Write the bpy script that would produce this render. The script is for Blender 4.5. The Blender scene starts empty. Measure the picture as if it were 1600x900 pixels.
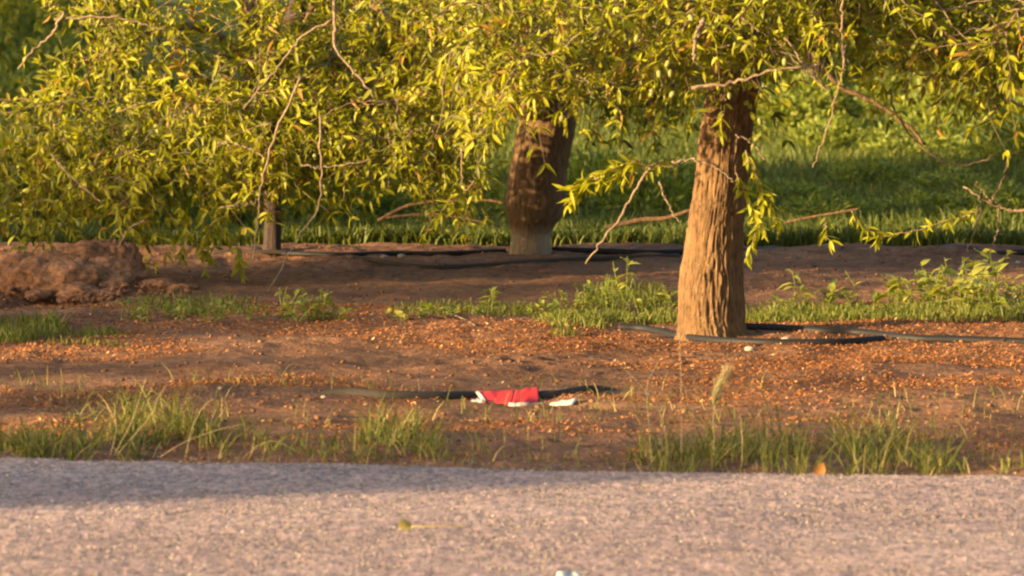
import bpy, math, random
import numpy as np
from mathutils import Vector, Matrix
R = math.radians
rng = np.random.default_rng(7)
random.seed(7)
S = bpy.context.scene
COL = S.collection

# ------------------------------------------------------------------ camera, sky, sun, exposure
CAM_H, FPX, PITCH = 1.95, 8750.0, math.atan(608 / 8750.0)
cam_d = bpy.data.cameras.new('camera'); cam = bpy.data.objects.new('camera', cam_d); COL.objects.link(cam)
cam_d.sensor_width = 36; cam_d.lens = 36 * FPX / 1600; cam_d.clip_start = 0.5; cam_d.clip_end = 3000
cam.location = (0, 0, CAM_H); cam.rotation_euler = (R(90) - PITCH, 0, 0)
cam_d.dof.use_dof = True; cam_d.dof.focus_distance = 25.5; cam_d.dof.aperture_fstop = 7.0
S.camera = cam
SUN_AZ, SUN_EL = R(25), R(10)          # light travels towards +x and a little away from the camera
W = bpy.data.worlds.new('World'); S.world = W; W.use_nodes = True
wn = W.node_tree.nodes; sk = wn.new('ShaderNodeTexSky'); sk.sky_type = 'NISHITA'; sk.sun_disc = False
sk.sun_elevation = SUN_EL; sk.sun_rotation = math.atan2(-math.cos(SUN_AZ), -math.sin(SUN_AZ)) % (2 * math.pi)
sk.air_density = 1.0; sk.dust_density = 2.5; sk.ozone_density = 0.6
W.node_tree.links.new(sk.outputs[0], wn['Background'].inputs[0]); wn['Background'].inputs[1].default_value = 0.085
sl = bpy.data.lights.new('sun', 'SUN'); sun = bpy.data.objects.new('sun', sl); COL.objects.link(sun)
sl.energy = 5.0; sl.angle = R(0.6); sl.color = (1.0, 0.70, 0.34)
sun.rotation_euler = Vector((math.cos(SUN_AZ) * math.cos(SUN_EL), math.sin(SUN_AZ) * math.cos(SUN_EL), -math.sin(SUN_EL))).to_track_quat('-Z', 'Y').to_euler()
sun.location = (-20, -5, 12)
S.view_settings.view_transform = 'Standard'; S.view_settings.look = 'None'
S.view_settings.exposure = 2.18; S.view_settings.gamma = 1
S.render.engine = 'CYCLES'
S.cycles.filter_width = 2.3
S.cycles.max_bounces = 8; S.cycles.transparent_max_bounces = 8
S.cycles.use_denoising = True

# ------------------------------------------------------------------ numpy noise
def _hash(i, j, k, s):
    h = (i.astype(np.int64) * 374761393 + j.astype(np.int64) * 668265263 + k.astype(np.int64) * 2147483647 + s * 974711) & 0xFFFFFFFF
    h = ((h ^ (h >> 13)) * 1274126177) & 0xFFFFFFFF
    h = ((h ^ (h >> 16)) * 2246822519) & 0xFFFFFFFF
    return ((h ^ (h >> 15)) & 0xFFFFFF) / float(0xFFFFFF)
def vn(x, y, z=None, s=0):
    x = np.asarray(x, float); y = np.asarray(y, float); z = np.zeros_like(x) if z is None else np.asarray(z, float)
    i, j, k = np.floor(x), np.floor(y), np.floor(z)
    f, g, h = x - i, y - j, z - k
    f, g, h = [t * t * (3 - 2 * t) for t in (f, g, h)]
    r = 0
    for a in (0, 1):
        for b in (0, 1):
            for c in (0, 1):
                r = r + _hash(i + a, j + b, k + c, s) * (f if a else 1 - f) * (g if b else 1 - g) * (h if c else 1 - h)
    return r
def fbm(x, y, z=None, s=0, o=4):
    r, a, t = 0, 1.0, 0
    z = None if z is None else np.asarray(z, float)
    for n in range(o):
        q = 2.03 ** n
        r = r + a * vn(np.asarray(x) * q, np.asarray(y) * q, None if z is None else z * q, s + n * 17); t += a; a *= 0.5
    return r / t
def sstep(a, b, x):
    t = np.clip((np.asarray(x, float) - a) / (b - a), 0, 1); return t * t * (3 - 2 * t)

# ------------------------------------------------------------------ mesh helpers
def mk_mesh(name, V, FL, mat, tint=None, smooth=False):
    V = np.asarray(V, np.float32).reshape(-1, 3)
    FL = [np.asarray(f, np.int32) for f in FL if len(f)]
    me = bpy.data.meshes.new(name)
    me.vertices.add(len(V)); me.vertices.foreach_set('co', V.ravel())
    nl = sum(f.size for f in FL); nf = sum(len(f) for f in FL)
    me.loops.add(nl); me.polygons.add(nf)
    me.loops.foreach_set('vertex_index', np.concatenate([f.ravel() for f in FL]))
    tot = np.concatenate([np.full(len(f), f.shape[1], np.int32) for f in FL])
    me.polygons.foreach_set('loop_start', np.concatenate([[0], np.cumsum(tot)[:-1]]).astype(np.int32))
    me.polygons.foreach_set('loop_total', tot)
    if smooth: me.polygons.foreach_set('use_smooth', np.ones(nf, bool))
    if tint is not None:
        at = me.attributes.new('tint', 'FLOAT', 'POINT'); at.data.foreach_set('value', np.asarray(tint, np.float32))
    me.update(calc_edges=True); me.validate()
    if mat: me.materials.append(mat)
    return me
def link(name, me, parent=None):
    o = bpy.data.objects.new(name, me); COL.objects.link(o)
    if parent is not None: o.parent = parent
    return o
def tag(o, label=None, cat=None, group=None, kind=None):
    if label: o['label'] = label
    if cat: o['category'] = cat
    if group: o['group'] = group
    if kind: o['kind'] = kind
    return o
def empty(name, loc, label, cat, group=None):
    o = bpy.data.objects.new(name, None); COL.objects.link(o); o.location = loc
    return tag(o, label, cat, group)
class Acc:
    def __init__(s): s.V, s.F, s.T, s.n = [], {}, [], 0
    def add(s, V, FL, tint=0.5):
        V = np.asarray(V, float).reshape(-1, 3); s.V.append(V)
        for f in FL:
            f = np.asarray(f)
            if f.size: s.F.setdefault(f.shape[1], []).append(f + s.n)
        s.T.append(np.broadcast_to(np.asarray(tint, float), (len(V),))); s.n += len(V)
    def mesh(s, name, mat, off=(0, 0, 0), smooth=False):
        return mk_mesh(name, np.concatenate(s.V) - np.asarray(off), [np.concatenate(f) for f in s.F.values()], mat, np.concatenate(s.T), smooth)
def catmull(P, n):
    P = np.asarray(P, float)
    if len(P) == 2: return P[0] + (P[1] - P[0]) * np.linspace(0, 1, n)[:, None]
    Q = np.vstack([2 * P[0] - P[1], P, 2 * P[-1] - P[-2]])
    t = np.linspace(0, len(P) - 1 - 1e-9, n); i = t.astype(int); f = (t - i)[:, None]
    a, b, c, d = Q[i], Q[i + 1], Q[i + 2], Q[i + 3]
    return 0.5 * (2 * b + (c - a) * f + (2 * a - 5 * b + 4 * c - d) * f ** 2 + (3 * b - a - 3 * c + d) * f ** 3)
def tubes(P, r, sides, cap=False):
    """P (N,K,3) polylines, r (N,K) radii -> verts, quads (one batch)"""
    P = np.asarray(P, float); r = np.asarray(r, float)
    if P.ndim == 2: P, r = P[None], r[None]
    N, K, _ = P.shape
    T = np.gradient(P, axis=1); T /= np.linalg.norm(T, axis=2, keepdims=True) + 1e-9
    ref = np.broadcast_to(np.array([0.31, 0.22, 0.93]), T.shape).copy()
    ax = T.mean(1); m = np.abs((ax / (np.linalg.norm(ax, axis=1, keepdims=True) + 1e-9)) @ np.array([0.31, 0.22, 0.93])) > 0.8
    ref[m] = (0.9, -0.4, 0.1)
    A = np.cross(T, ref); A /= np.linalg.norm(A, axis=2, keepdims=True) + 1e-9
    B = np.cross(T, A)
    th = np.arange(sides) / sides * 2 * math.pi
    V = P[:, :, None] + r[:, :, None, None] * (np.cos(th)[None, None, :, None] * A[:, :, None] + np.sin(th)[None, None, :, None] * B[:, :, None])
    n, k, s = np.meshgrid(np.arange(N), np.arange(K - 1), np.arange(sides), indexing='ij')
    b = n * K * sides + k * sides
    F = np.stack([b + s, b + (s + 1) % sides, b + sides + (s + 1) % sides, b + sides + s], -1).reshape(-1, 4)
    V = V.reshape(-1, 3); FL = [F]
    if cap:
        FL.append(np.array([list(range(sides))[::-1]])); FL.append(np.array([[(K - 1) * sides + q for q in range(sides)]]))
    return V, FL
def norm(v): return v / (np.linalg.norm(v, axis=-1, keepdims=True) + 1e-9)

# ------------------------------------------------------------------ place helpers
def edge_y(x): return 19.07 - 0.2 * np.clip(x, -40, 40)
def gz(x, y):
    x = np.asarray(x, float); y = np.asarray(y, float); e = y - edge_y(x)
    near = np.exp(-(np.clip(np.hypot(x, y - 25), 0, None) / 22) ** 4)
    z = -0.055 + 0.055 * sstep(0.0, 0.35, e)
    z = z + 0.035 * np.exp(-((y - 25.25 + 0.2 * (x - 0.9)) / 0.55) ** 2)
    z = z + 0.05 * np.exp(-((y - 30.6) / 0.6) ** 2) - 0.05 * sstep(31.0, 31.8, y)
    z = z - 0.13 * np.exp(-(((x + 2.28) / .26) ** 2 + ((y - 27.45) / .45) ** 2))
    m = sstep(0.02, 0.5, e) * near
    z = z + m * (0.05 * (fbm(x * 0.9, y * 0.7, s=3, o=3) - 0.5) + 0.045 * (fbm(x * 4, y * 3.2, s=11, o=3) - 0.5))
    c = np.abs(fbm(x * 11, y * 9, s=23, o=3) - 0.5)
    z = z + m * 0.05 * (0.12 - c) * sstep(0.35, 0.65, fbm(x * 1.3, y * 1.1, s=31, o=2))
    return z
cp, sp = math.cos(PITCH), math.sin(PITCH)
def ray(px, py):
    u, v = (px - 800) / FPX, -(py - 450) / FPX
    return np.array([u, cp + v * sp, -sp + v * cp])
def P(px, py, d):                     # the point at distance d (along y) on that line of sight
    r = ray(px, py); return np.array([0, 0, CAM_H]) + r * (d / r[1])
def G(px, py, lift=0.0):              # the point of the ground there
    r = ray(px, py); d = 17062.0 / (py + 158)
    for _ in range(12):
        p = P(px, py, d); z = float(gz(p[0], p[1])); d = d + 0.8 * ((z - CAM_H) / (r[2] / r[1]) - d)
    p = P(px, py, d); p[2] = float(gz(p[0], p[1])) + lift
    return p
def proj(p):
    p = np.asarray(p) - np.array([0, 0, CAM_H]); f = p[..., 1] * cp - p[..., 2] * sp; u = p[..., 1] * sp + p[..., 2] * cp
    return 800 + FPX * p[..., 0] / f, 450 - FPX * u / f, p[..., 1]

# ------------------------------------------------------------------ materials
def new_mat(name):
    m = bpy.data.materials.new(name); m.use_nodes = True
    nt = m.node_tree; return m, nt, nt.nodes, nt.links, nt.nodes['Principled BSDF']
def ramp(nodes, stops):
    r = nodes.new('ShaderNodeValToRGB'); e = r.color_ramp.elements
    while len(e) < len(stops): e.new(0.5)
    for q, (p, c) in zip(e, stops): q.position = p; q.color = (*c, 1)
    return r
def noise(nt, scale, detail=4, rough=0.6, vec=None, st=None):
    n = nt.nodes.new('ShaderNodeTexNoise'); n.inputs['Scale'].default_value = scale; n.inputs['Detail'].default_value = detail; n.inputs['Roughness'].default_value = rough
    c = vec
    if c is None:
        g = nt.nodes.new('ShaderNodeTexCoord'); c = g.outputs['Object']
    if st:
        mp = nt.nodes.new('ShaderNodeMapping'); mp.inputs['Scale'].default_value = st; nt.links.new(c, mp.inputs[0]); c = mp.outputs[0]
    nt.links.new(c, n.inputs['Vector']); return n
def mixc(nt, fac, a, b, mode='MIX'):
    m = nt.nodes.new('ShaderNodeMix'); m.data_type = 'RGBA'; m.blend_type = mode
    for s_, v in ((0, fac), (6, a), (7, b)):
        if isinstance(v, bpy.types.NodeSocket): nt.links.new(v, m.inputs[s_])
        elif s_ == 0: m.inputs[0].default_value = v
        else: m.inputs[s_].default_value = (*v, 1)
    return m.outputs[2]
def bump(nt, h, strength, dist, bsdf):
    b = nt.nodes.new('ShaderNodeBump'); b.inputs['Strength'].default_value = strength; b.inputs['Distance'].default_value = dist
    nt.links.new(h, b.inputs['Height']); nt.links.new(b.outputs[0], bsdf.inputs['Normal']); return b
def leafy(name, stops, trans=0.35, rough=0.5, spec=0.35):
    m, nt, nodes, links, b = new_mat(name)
    at = nodes.new('ShaderNodeAttribute'); at.attribute_name = 'tint'
    r = ramp(nodes, stops); links.new(at.outputs['Fac'], r.inputs[0])
    n = noise(nt, 9, 2); c = mixc(nt, n.outputs['Fac'], (0.75, 0.8, 0.7), (1.2, 1.15, 1.0)); c = mixc(nt, 1.0, r.outputs[0], c, 'MULTIPLY')
    links.new(c, b.inputs['Base Color']); b.inputs['Roughness'].default_value = rough; b.inputs['Specular IOR Level'].default_value = spec
    t = nodes.new('ShaderNodeBsdfTranslucent'); c2 = mixc(nt, 1.0, c, (1.25, 1.2, 0.55), 'MULTIPLY'); links.new(c2, t.inputs[0])
    mx = nodes.new('ShaderNodeMixShader'); mx.inputs[0].default_value = trans
    links.new(b.outputs[0], mx.inputs[1]); links.new(t.outputs[0], mx.inputs[2]); links.new(mx.outputs[0], nodes['Material Output'].inputs[0])
    return m
M_LEAF = leafy('almond_leaf', [(0, (0.06, 0.075, 0.010)), (0.35, (0.175, 0.18, 0.012)), (0.65, (0.315, 0.32, 0.016)), (0.9, (0.42, 0.405, 0.03)), (1, (0.30, 0.17, 0.03))], 0.5)
M_WEED = leafy('weed_leaf', [(0, (0.08, 0.12, 0.03)), (0.5, (0.20, 0.24, 0.035)), (1, (0.36, 0.34, 0.07))], 0.4)
M_GRASS = leafy('grass_blade', [(0, (0.045, 0.065, 0.014)), (0.4, (0.085, 0.11, 0.02)), (0.75, (0.16, 0.165, 0.035)), (1, (0.32, 0.25, 0.11))], 0.3, 0.55, 0.25)
M_LITTER = leafy('dry_litter', [(0, (0.13, 0.05, 0.022)), (0.5, (0.29, 0.11, 0.042)), (0.85, (0.40, 0.18, 0.07)), (1, (0.52, 0.36, 0.22))], 0.1, 0.75, 0.15)
M_CHIP = leafy('stone_chip', [(0, (0.12, 0.095, 0.095)), (0.4, (0.27, 0.20, 0.19)), (0.85, (0.36, 0.275, 0.255)), (1, (0.55, 0.46, 0.41))], 0.0, 0.8, 0.3)
def bark(name, dark, mid, light, zs=0.22, pale=False):
    m, nt, nodes, links, b = new_mat(name)
    n1 = noise(nt, 48, 7, 0.72, st=(1, 1, zs)); n2 = noise(nt, 120, 4, 0.7, st=(1, 1, 0.5)); n3 = noise(nt, 5, 3)
    r = ramp(nodes, [(0.3, dark), (0.52, mid), (0.75, light)]); links.new(n1.outputs['Fac'], r.inputs[0])
    c = mixc(nt, 1.0, r.outputs[0], mixc(nt, n3.outputs['Fac'], (0.6, 0.6, 0.62), (1.3, 1.25, 1.2)), 'MULTIPLY')
    links.new(c, b.inputs['Base Color']); b.inputs['Roughness'].default_value = 0.85; b.inputs['Specular IOR Level'].default_value = 0.2
    ad = nodes.new('ShaderNodeMath'); ad.operation = 'MULTIPLY_ADD'; links.new(n2.outputs['Fac'], ad.inputs[0]); ad.inputs[1].default_value = 0.35; links.new(n1.outputs['Fac'], ad.inputs[2])
    bump(nt, ad.outputs[0], 0.9, 0.03, b)
    if pale:
        sx = nodes.new('ShaderNodeSeparateXYZ'); g = nodes.new('ShaderNodeTexCoord'); links.new(g.outputs['Object'], sx.inputs[0]); q = nodes.new('ShaderNodeMath'); q.operation = 'MULTIPLY_ADD'; links.new(n3.outputs['Fac'], q.inputs[0]); q.inputs[1].default_value = .07; links.new(sx.outputs[2], q.inputs[2])
        mr = nodes.new('ShaderNodeMapRange'); links.new(q.outputs[0], mr.inputs[0]); mr.inputs[1].default_value = .20; mr.inputs[2].default_value = .14; links.new(mixc(nt, mr.outputs[0], c, mixc(nt, n1.outputs['Fac'], (.20, .14, .09), (.38, .29, .20))), b.inputs['Base Color'])
    return m
M_BARK = bark('almond_bark', (0.085, 0.052, 0.028), (0.205, 0.122, 0.06), (0.31, 0.205, 0.112))
M_BARK2 = bark('brown_bark', (0.07, 0.042, 0.024), (0.18, 0.108, 0.056), (0.27, 0.17, 0.095))
M_BARKG = bark('grafted_bark', (0.07, 0.043, 0.024), (0.18, 0.108, 0.054), (0.26, 0.16, 0.088), .22, True)
M_BARK3 = bark('dark_bark', (0.03, 0.02, 0.02), (0.06, 0.042, 0.04), (0.10, 0.07, 0.06))
M_TWIG = bark('twig_bark', (0.17, 0.12, 0.08), (0.30, 0.22, 0.15), (0.44, 0.35, 0.25), 1.0)
def plain(name, col, rough=0.6, var=0.25, sc=12, bmp=0.0, spec=0.4):
    m, nt, nodes, links, b = new_mat(name)
    n = noise(nt, sc, 4); c = mixc(nt, n.outputs['Fac'], tuple(v * (1 - var) for v in col), tuple(min(1, v * (1 + var)) for v in col))
    links.new(c, b.inputs['Base Color']); b.inputs['Roughness'].default_value = rough; b.inputs['Specular IOR Level'].default_value = spec
    if bmp: bump(nt, n.outputs['Fac'], bmp, 0.01, b)
    return m
M_HOSE = plain('black_poly', (0.013, 0.0125, 0.014), 0.6, 0.5, 8, 0.15, 0.2)
M_HOSE_DUST = plain('dusty_poly', (0.045, 0.036, 0.03), 0.8, 0.5, 8, 0.2, 0.15)
M_RED = plain('red_plastic', (0.56, 0.03, 0.035), 0.5, 0.25, 14, 0.1)
M_WHITE = plain('white_paper', (0.58, 0.53, 0.45), 0.7, 0.15, 30, 0.2)
M_SCRAP = plain('dirty_paper', (0.36, 0.29, 0.23), 0.8, 0.4, 18, 0.4)
M_STONE = plain('pale_stone', (0.29, 0.24, 0.195), 0.85, 0.3, 40, 0.4)
M_PALE = plain('pale_graft', (0.30, 0.23, 0.17), 0.85, 0.3, 25, 0.5)
M_STRAW = plain('dry_straw', (0.36, 0.28, 0.14), 0.7, 0.25, 20)
M_YELLOW = plain('yellow_leaf', (0.32, 0.235, 0.045), 0.55, 0.2, 30)
M_ORANGE = plain('amber_leaf', (0.24, 0.105, 0.018), 0.6, 0.25, 30)
M_FRUIT = plain('almond_hull', (0.17, 0.175, 0.05), 0.85, 0.2, 40)
M_HEAD = plain('seed_head', (0.17, 0.165, 0.07), 0.85, 0.4, 60, 0.5, 0.2)

def soil_mat(name, green=True):
    m, nt, nodes, links, b = new_mat(name)
    g = nodes.new('ShaderNodeNewGeometry'); pos = g.outputs['Position']
    n1 = noise(nt, 1.1, 5, 0.6, pos); n2 = noise(nt, 14, 5, 0.7, pos); n3 = noise(nt, 55, 3, 0.6, pos)
    r1 = ramp(nodes, [(0.3, (0.115, 0.058, 0.035)), (0.5, (0.172, 0.09, 0.052)), (0.7, (0.22, 0.12, 0.072))]); links.new(n1.outputs['Fac'], r1.inputs[0])
    r2 = ramp(nodes, [(0.3, (0.55, 0.52, 0.5)), (0.5, (1, 1, 1)), (0.72, (1.5, 1.4, 1.3))]); links.new(n2.outputs['Fac'], r2.inputs[0])
    c = mixc(nt, 1.0, r1.outputs[0], r2.outputs[0], 'MULTIPLY')
    r3 = ramp(nodes, [(0.35, (0.75, 0.75, 0.75)), (0.65, (1.25, 1.22, 1.2))]); links.new(n3.outputs['Fac'], r3.inputs[0])
    c = mixc(nt, 1.0, c, r3.outputs[0], 'MULTIPLY')
    if green:
        sx = nodes.new('ShaderNodeSeparateXYZ'); links.new(pos, sx.inputs[0])
        mr = nodes.new('ShaderNodeMapRange'); links.new(sx.outputs[1], mr.inputs[0]); mr.inputs[1].default_value = 31.0; mr.inputs[2].default_value = 31.9
        n4 = noise(nt, 3, 4, 0.6, pos); rg = ramp(nodes, [(0.3, (0.045, 0.065, 0.014)), (0.7, (0.085, 0.115, 0.022))]); links.new(n4.outputs['Fac'], rg.inputs[0])
        c = mixc(nt, mr.outputs[0], c, rg.outputs[0])
    links.new(c, b.inputs['Base Color']); b.inputs['Roughness'].default_value = 0.95; b.inputs['Specular IOR Level'].default_value = 0.1
    ad = nodes.new('ShaderNodeMath'); ad.operation = 'MULTIPLY_ADD'; links.new(n3.outputs['Fac'], ad.inputs[0]); ad.inputs[1].default_value = 0.4; links.new(n2.outputs['Fac'], ad.inputs[2])
    bump(nt, ad.outputs[0], 0.7, 0.03, b); return m
M_SOIL = soil_mat('orchard_soil'); M_CLOD = soil_mat('clod_soil', False)
def road_mat():
    m, nt, nodes, links, b = new_mat('road_chipseal')
    g = nodes.new('ShaderNodeNewGeometry'); pos = g.outputs['Position']
    n1 = noise(nt, 0.7, 4, 0.6, pos); n2 = noise(nt, 38, 4, 0.75, pos, (1, 0.35, 1)); n3 = noise(nt, 110, 2, 0.6, pos, (1, 0.5, 1)); n4 = noise(nt, 6, 4, 0.6, pos)
    v = nodes.new('ShaderNodeTexVoronoi'); v.inputs['Scale'].default_value = 24; links.new(pos, v.inputs['Vector'])
    r1 = ramp(nodes, [(0.32, (0.225, 0.157, 0.152)), (0.68, (0.335, 0.245, 0.230))]); links.new(n1.outputs['Fac'], r1.inputs[0])
    r2 = ramp(nodes, [(0.36, (0.42, 0.42, 0.45)), (0.5, (1, 1, 1)), (0.64, (1.75, 1.62, 1.5))]); links.new(n2.outputs['Fac'], r2.inputs[0])
    c = mixc(nt, 1.0, r1.outputs[0], r2.outputs[0], 'MULTIPLY')
    r4 = ramp(nodes, [(0.35, (0.85, 0.83, 0.83)), (0.65, (1.12, 1.12, 1.1))]); links.new(n4.outputs['Fac'], r4.inputs[0])
    c = mixc(nt, 1.0, c, r4.outputs[0], 'MULTIPLY')
    vr = ramp(nodes, [(0.0, (1.5, 1.45, 1.4)), (0.10, (1.0, 1.0, 1.0))]); links.new(v.outputs['Color'], vr.inputs[0])
    c = mixc(nt, 1.0, c, vr.outputs[0], 'MULTIPLY')
    links.new(c, b.inputs['Base Color']); b.inputs['Roughness'].default_value = 0.8; b.inputs['Specular IOR Level'].default_value = 0.3
    ad = nodes.new('ShaderNodeMath'); ad.operation = 'MULTIPLY_ADD'; links.new(n3.outputs['Fac'], ad.inputs[0]); ad.inputs[1].default_value = 0.5; links.new(n2.outputs['Fac'], ad.inputs[2])
    bump(nt, ad.outputs[0], 0.6, 0.012, b); return m
M_ROAD = road_mat()

# ------------------------------------------------------------------ setting: ground sheet and road
def graded(lo, hi, step, far, grow=1.35):
    a = list(np.arange(lo, hi + 1e-6, step)); s = step
    while a[-1] < far[1]: s *= grow; a.append(a[-1] + s)
    s = step
    while a[0] > far[0]: s *= grow; a.insert(0, a[0] - s)
    return np.array(a)
def sheet(xs, ys, zf):
    X, Y = np.meshgrid(xs, ys); Z = zf(X, Y)
    nx, ny = len(xs), len(ys); i = (np.arange(ny - 1)[:, None] * nx + np.arange(nx - 1)[None]).ravel()
    return np.stack([X, Y, Z], -1).reshape(-1, 3), np.stack([i, i + 1, i + nx + 1, i + nx], -1)
V, F = sheet(graded(-3.4, 3.4, 0.025, (-500, 500)), graded(18.4, 33.0, 0.025, (-60, 900), 1.25), gz)
tag(link('ground', mk_mesh('ground', V, [F], M_SOIL, smooth=True)), 'bare brown orchard soil with grassy floor behind', kind='structure')

def build_road():
    xs = graded(-3.2, 3.2, 0.02, (-60, 60)); K = 190
    ee = edge_y(xs) + 0.14 * (fbm(xs * 3, xs * 0, s=5) - 0.5) + 0.12 * (fbm(xs * 16, xs * 0, s=9, o=5) - 0.5)
    t = np.concatenate([[0, 0.012, 0.03], np.linspace(0.05, 3.8, K), np.array([5, 7, 8.5])])
    X = np.repeat(xs[None], len(t), 0); Y = ee[None] - t[:, None]
    Z = 0.012 + 0.008 * (fbm(X * 14, Y * 12, s=41, o=3) - 0.5) + 0.03 * (fbm(X * 0.8, Y * 0.8, s=45, o=2) - 0.5)
    Z[0] = -0.09; Z[1] -= 0.012; Z[-1] = -0.09
    nx, ny = len(xs), len(t); i = (np.arange(ny - 1)[:, None] * nx + np.arange(nx - 1)[None]).ravel()
    V = np.stack([X, Y, Z], -1).reshape(-1, 3)
    tag(link('road', mk_mesh('road', V, [np.stack([i + nx, i + nx + 1, i + 1, i], -1)], M_ROAD, smooth=True)), 'pale worn chip seal road with crumbled edge', kind='structure')
build_road()

# ------------------------------------------------------------------ leaves
LT = np.array([0, 0.28, 0.62, 1.0]); LW = np.array([0.10, 0.92, 0.85, 0])
def leaf_verts(Pb, U, N, L, Wd, C, fold=0.22):
    """batch of lanceolate leaves folded along the midrib and curled: (n,10,3)"""
    n = len(Pb); U = norm(U); S_ = norm(np.cross(N, U)); N = np.cross(U, S_); out = np.empty((n, 10, 3)); k = 0
    for j, t in enumerate(LT):
        mid = Pb + U * (L * t)[:, None] - N * (C * L * t * t)[:, None]
        if j == 3: out[:, 9] = mid; break
        w = (Wd * 0.5 * LW[j])[:, None]
        out[:, k] = mid - S_ * w + N * w * fold * 2; out[:, k + 1] = mid; out[:, k + 2] = mid + S_ * w + N * w * fold * 2; k += 3
    return out
LQ = np.array([[0, 1, 4, 3], [1, 2, 5, 4], [3, 4, 7, 6], [4, 5, 8, 7]]); LTRI = np.array([[6, 7, 9], [7, 8, 9]])
def leaves_geo(Pb, U, N, L, Wd, C):
    V = leaf_verts(Pb, U, N, L, Wd, C); b = (np.arange(len(Pb)) * 10)[:, None, None]
    return V.reshape(-1, 3), [(LQ[None] + b).reshape(-1, 4), (LTRI[None] + b).reshape(-1, 3)]
NVAR = 8
LEAF_VAR = []
for v in range(NVAR):
    q, fl = leaves_geo(np.zeros((1, 3)), np.array([[1., 0, 0]]), np.array([[0, 0, 1.]]), np.array([1.]), np.array([0.26]), np.array([0.05 + 0.04 * v]))
    LEAF_VAR.append(mk_mesh('leaf', q, fl, M_LEAF, np.full(10, v / (NVAR - 1)), True))

class LeafSet:
    def __init__(s): s.a = []
    def add(s, Pb, U, N, L, Wd, C, T): s.a.append((Pb, norm(U), N, L, Wd, C, T))
    def get(s): return [np.concatenate([q[i] for q in s.a]) for i in range(7)]

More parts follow.
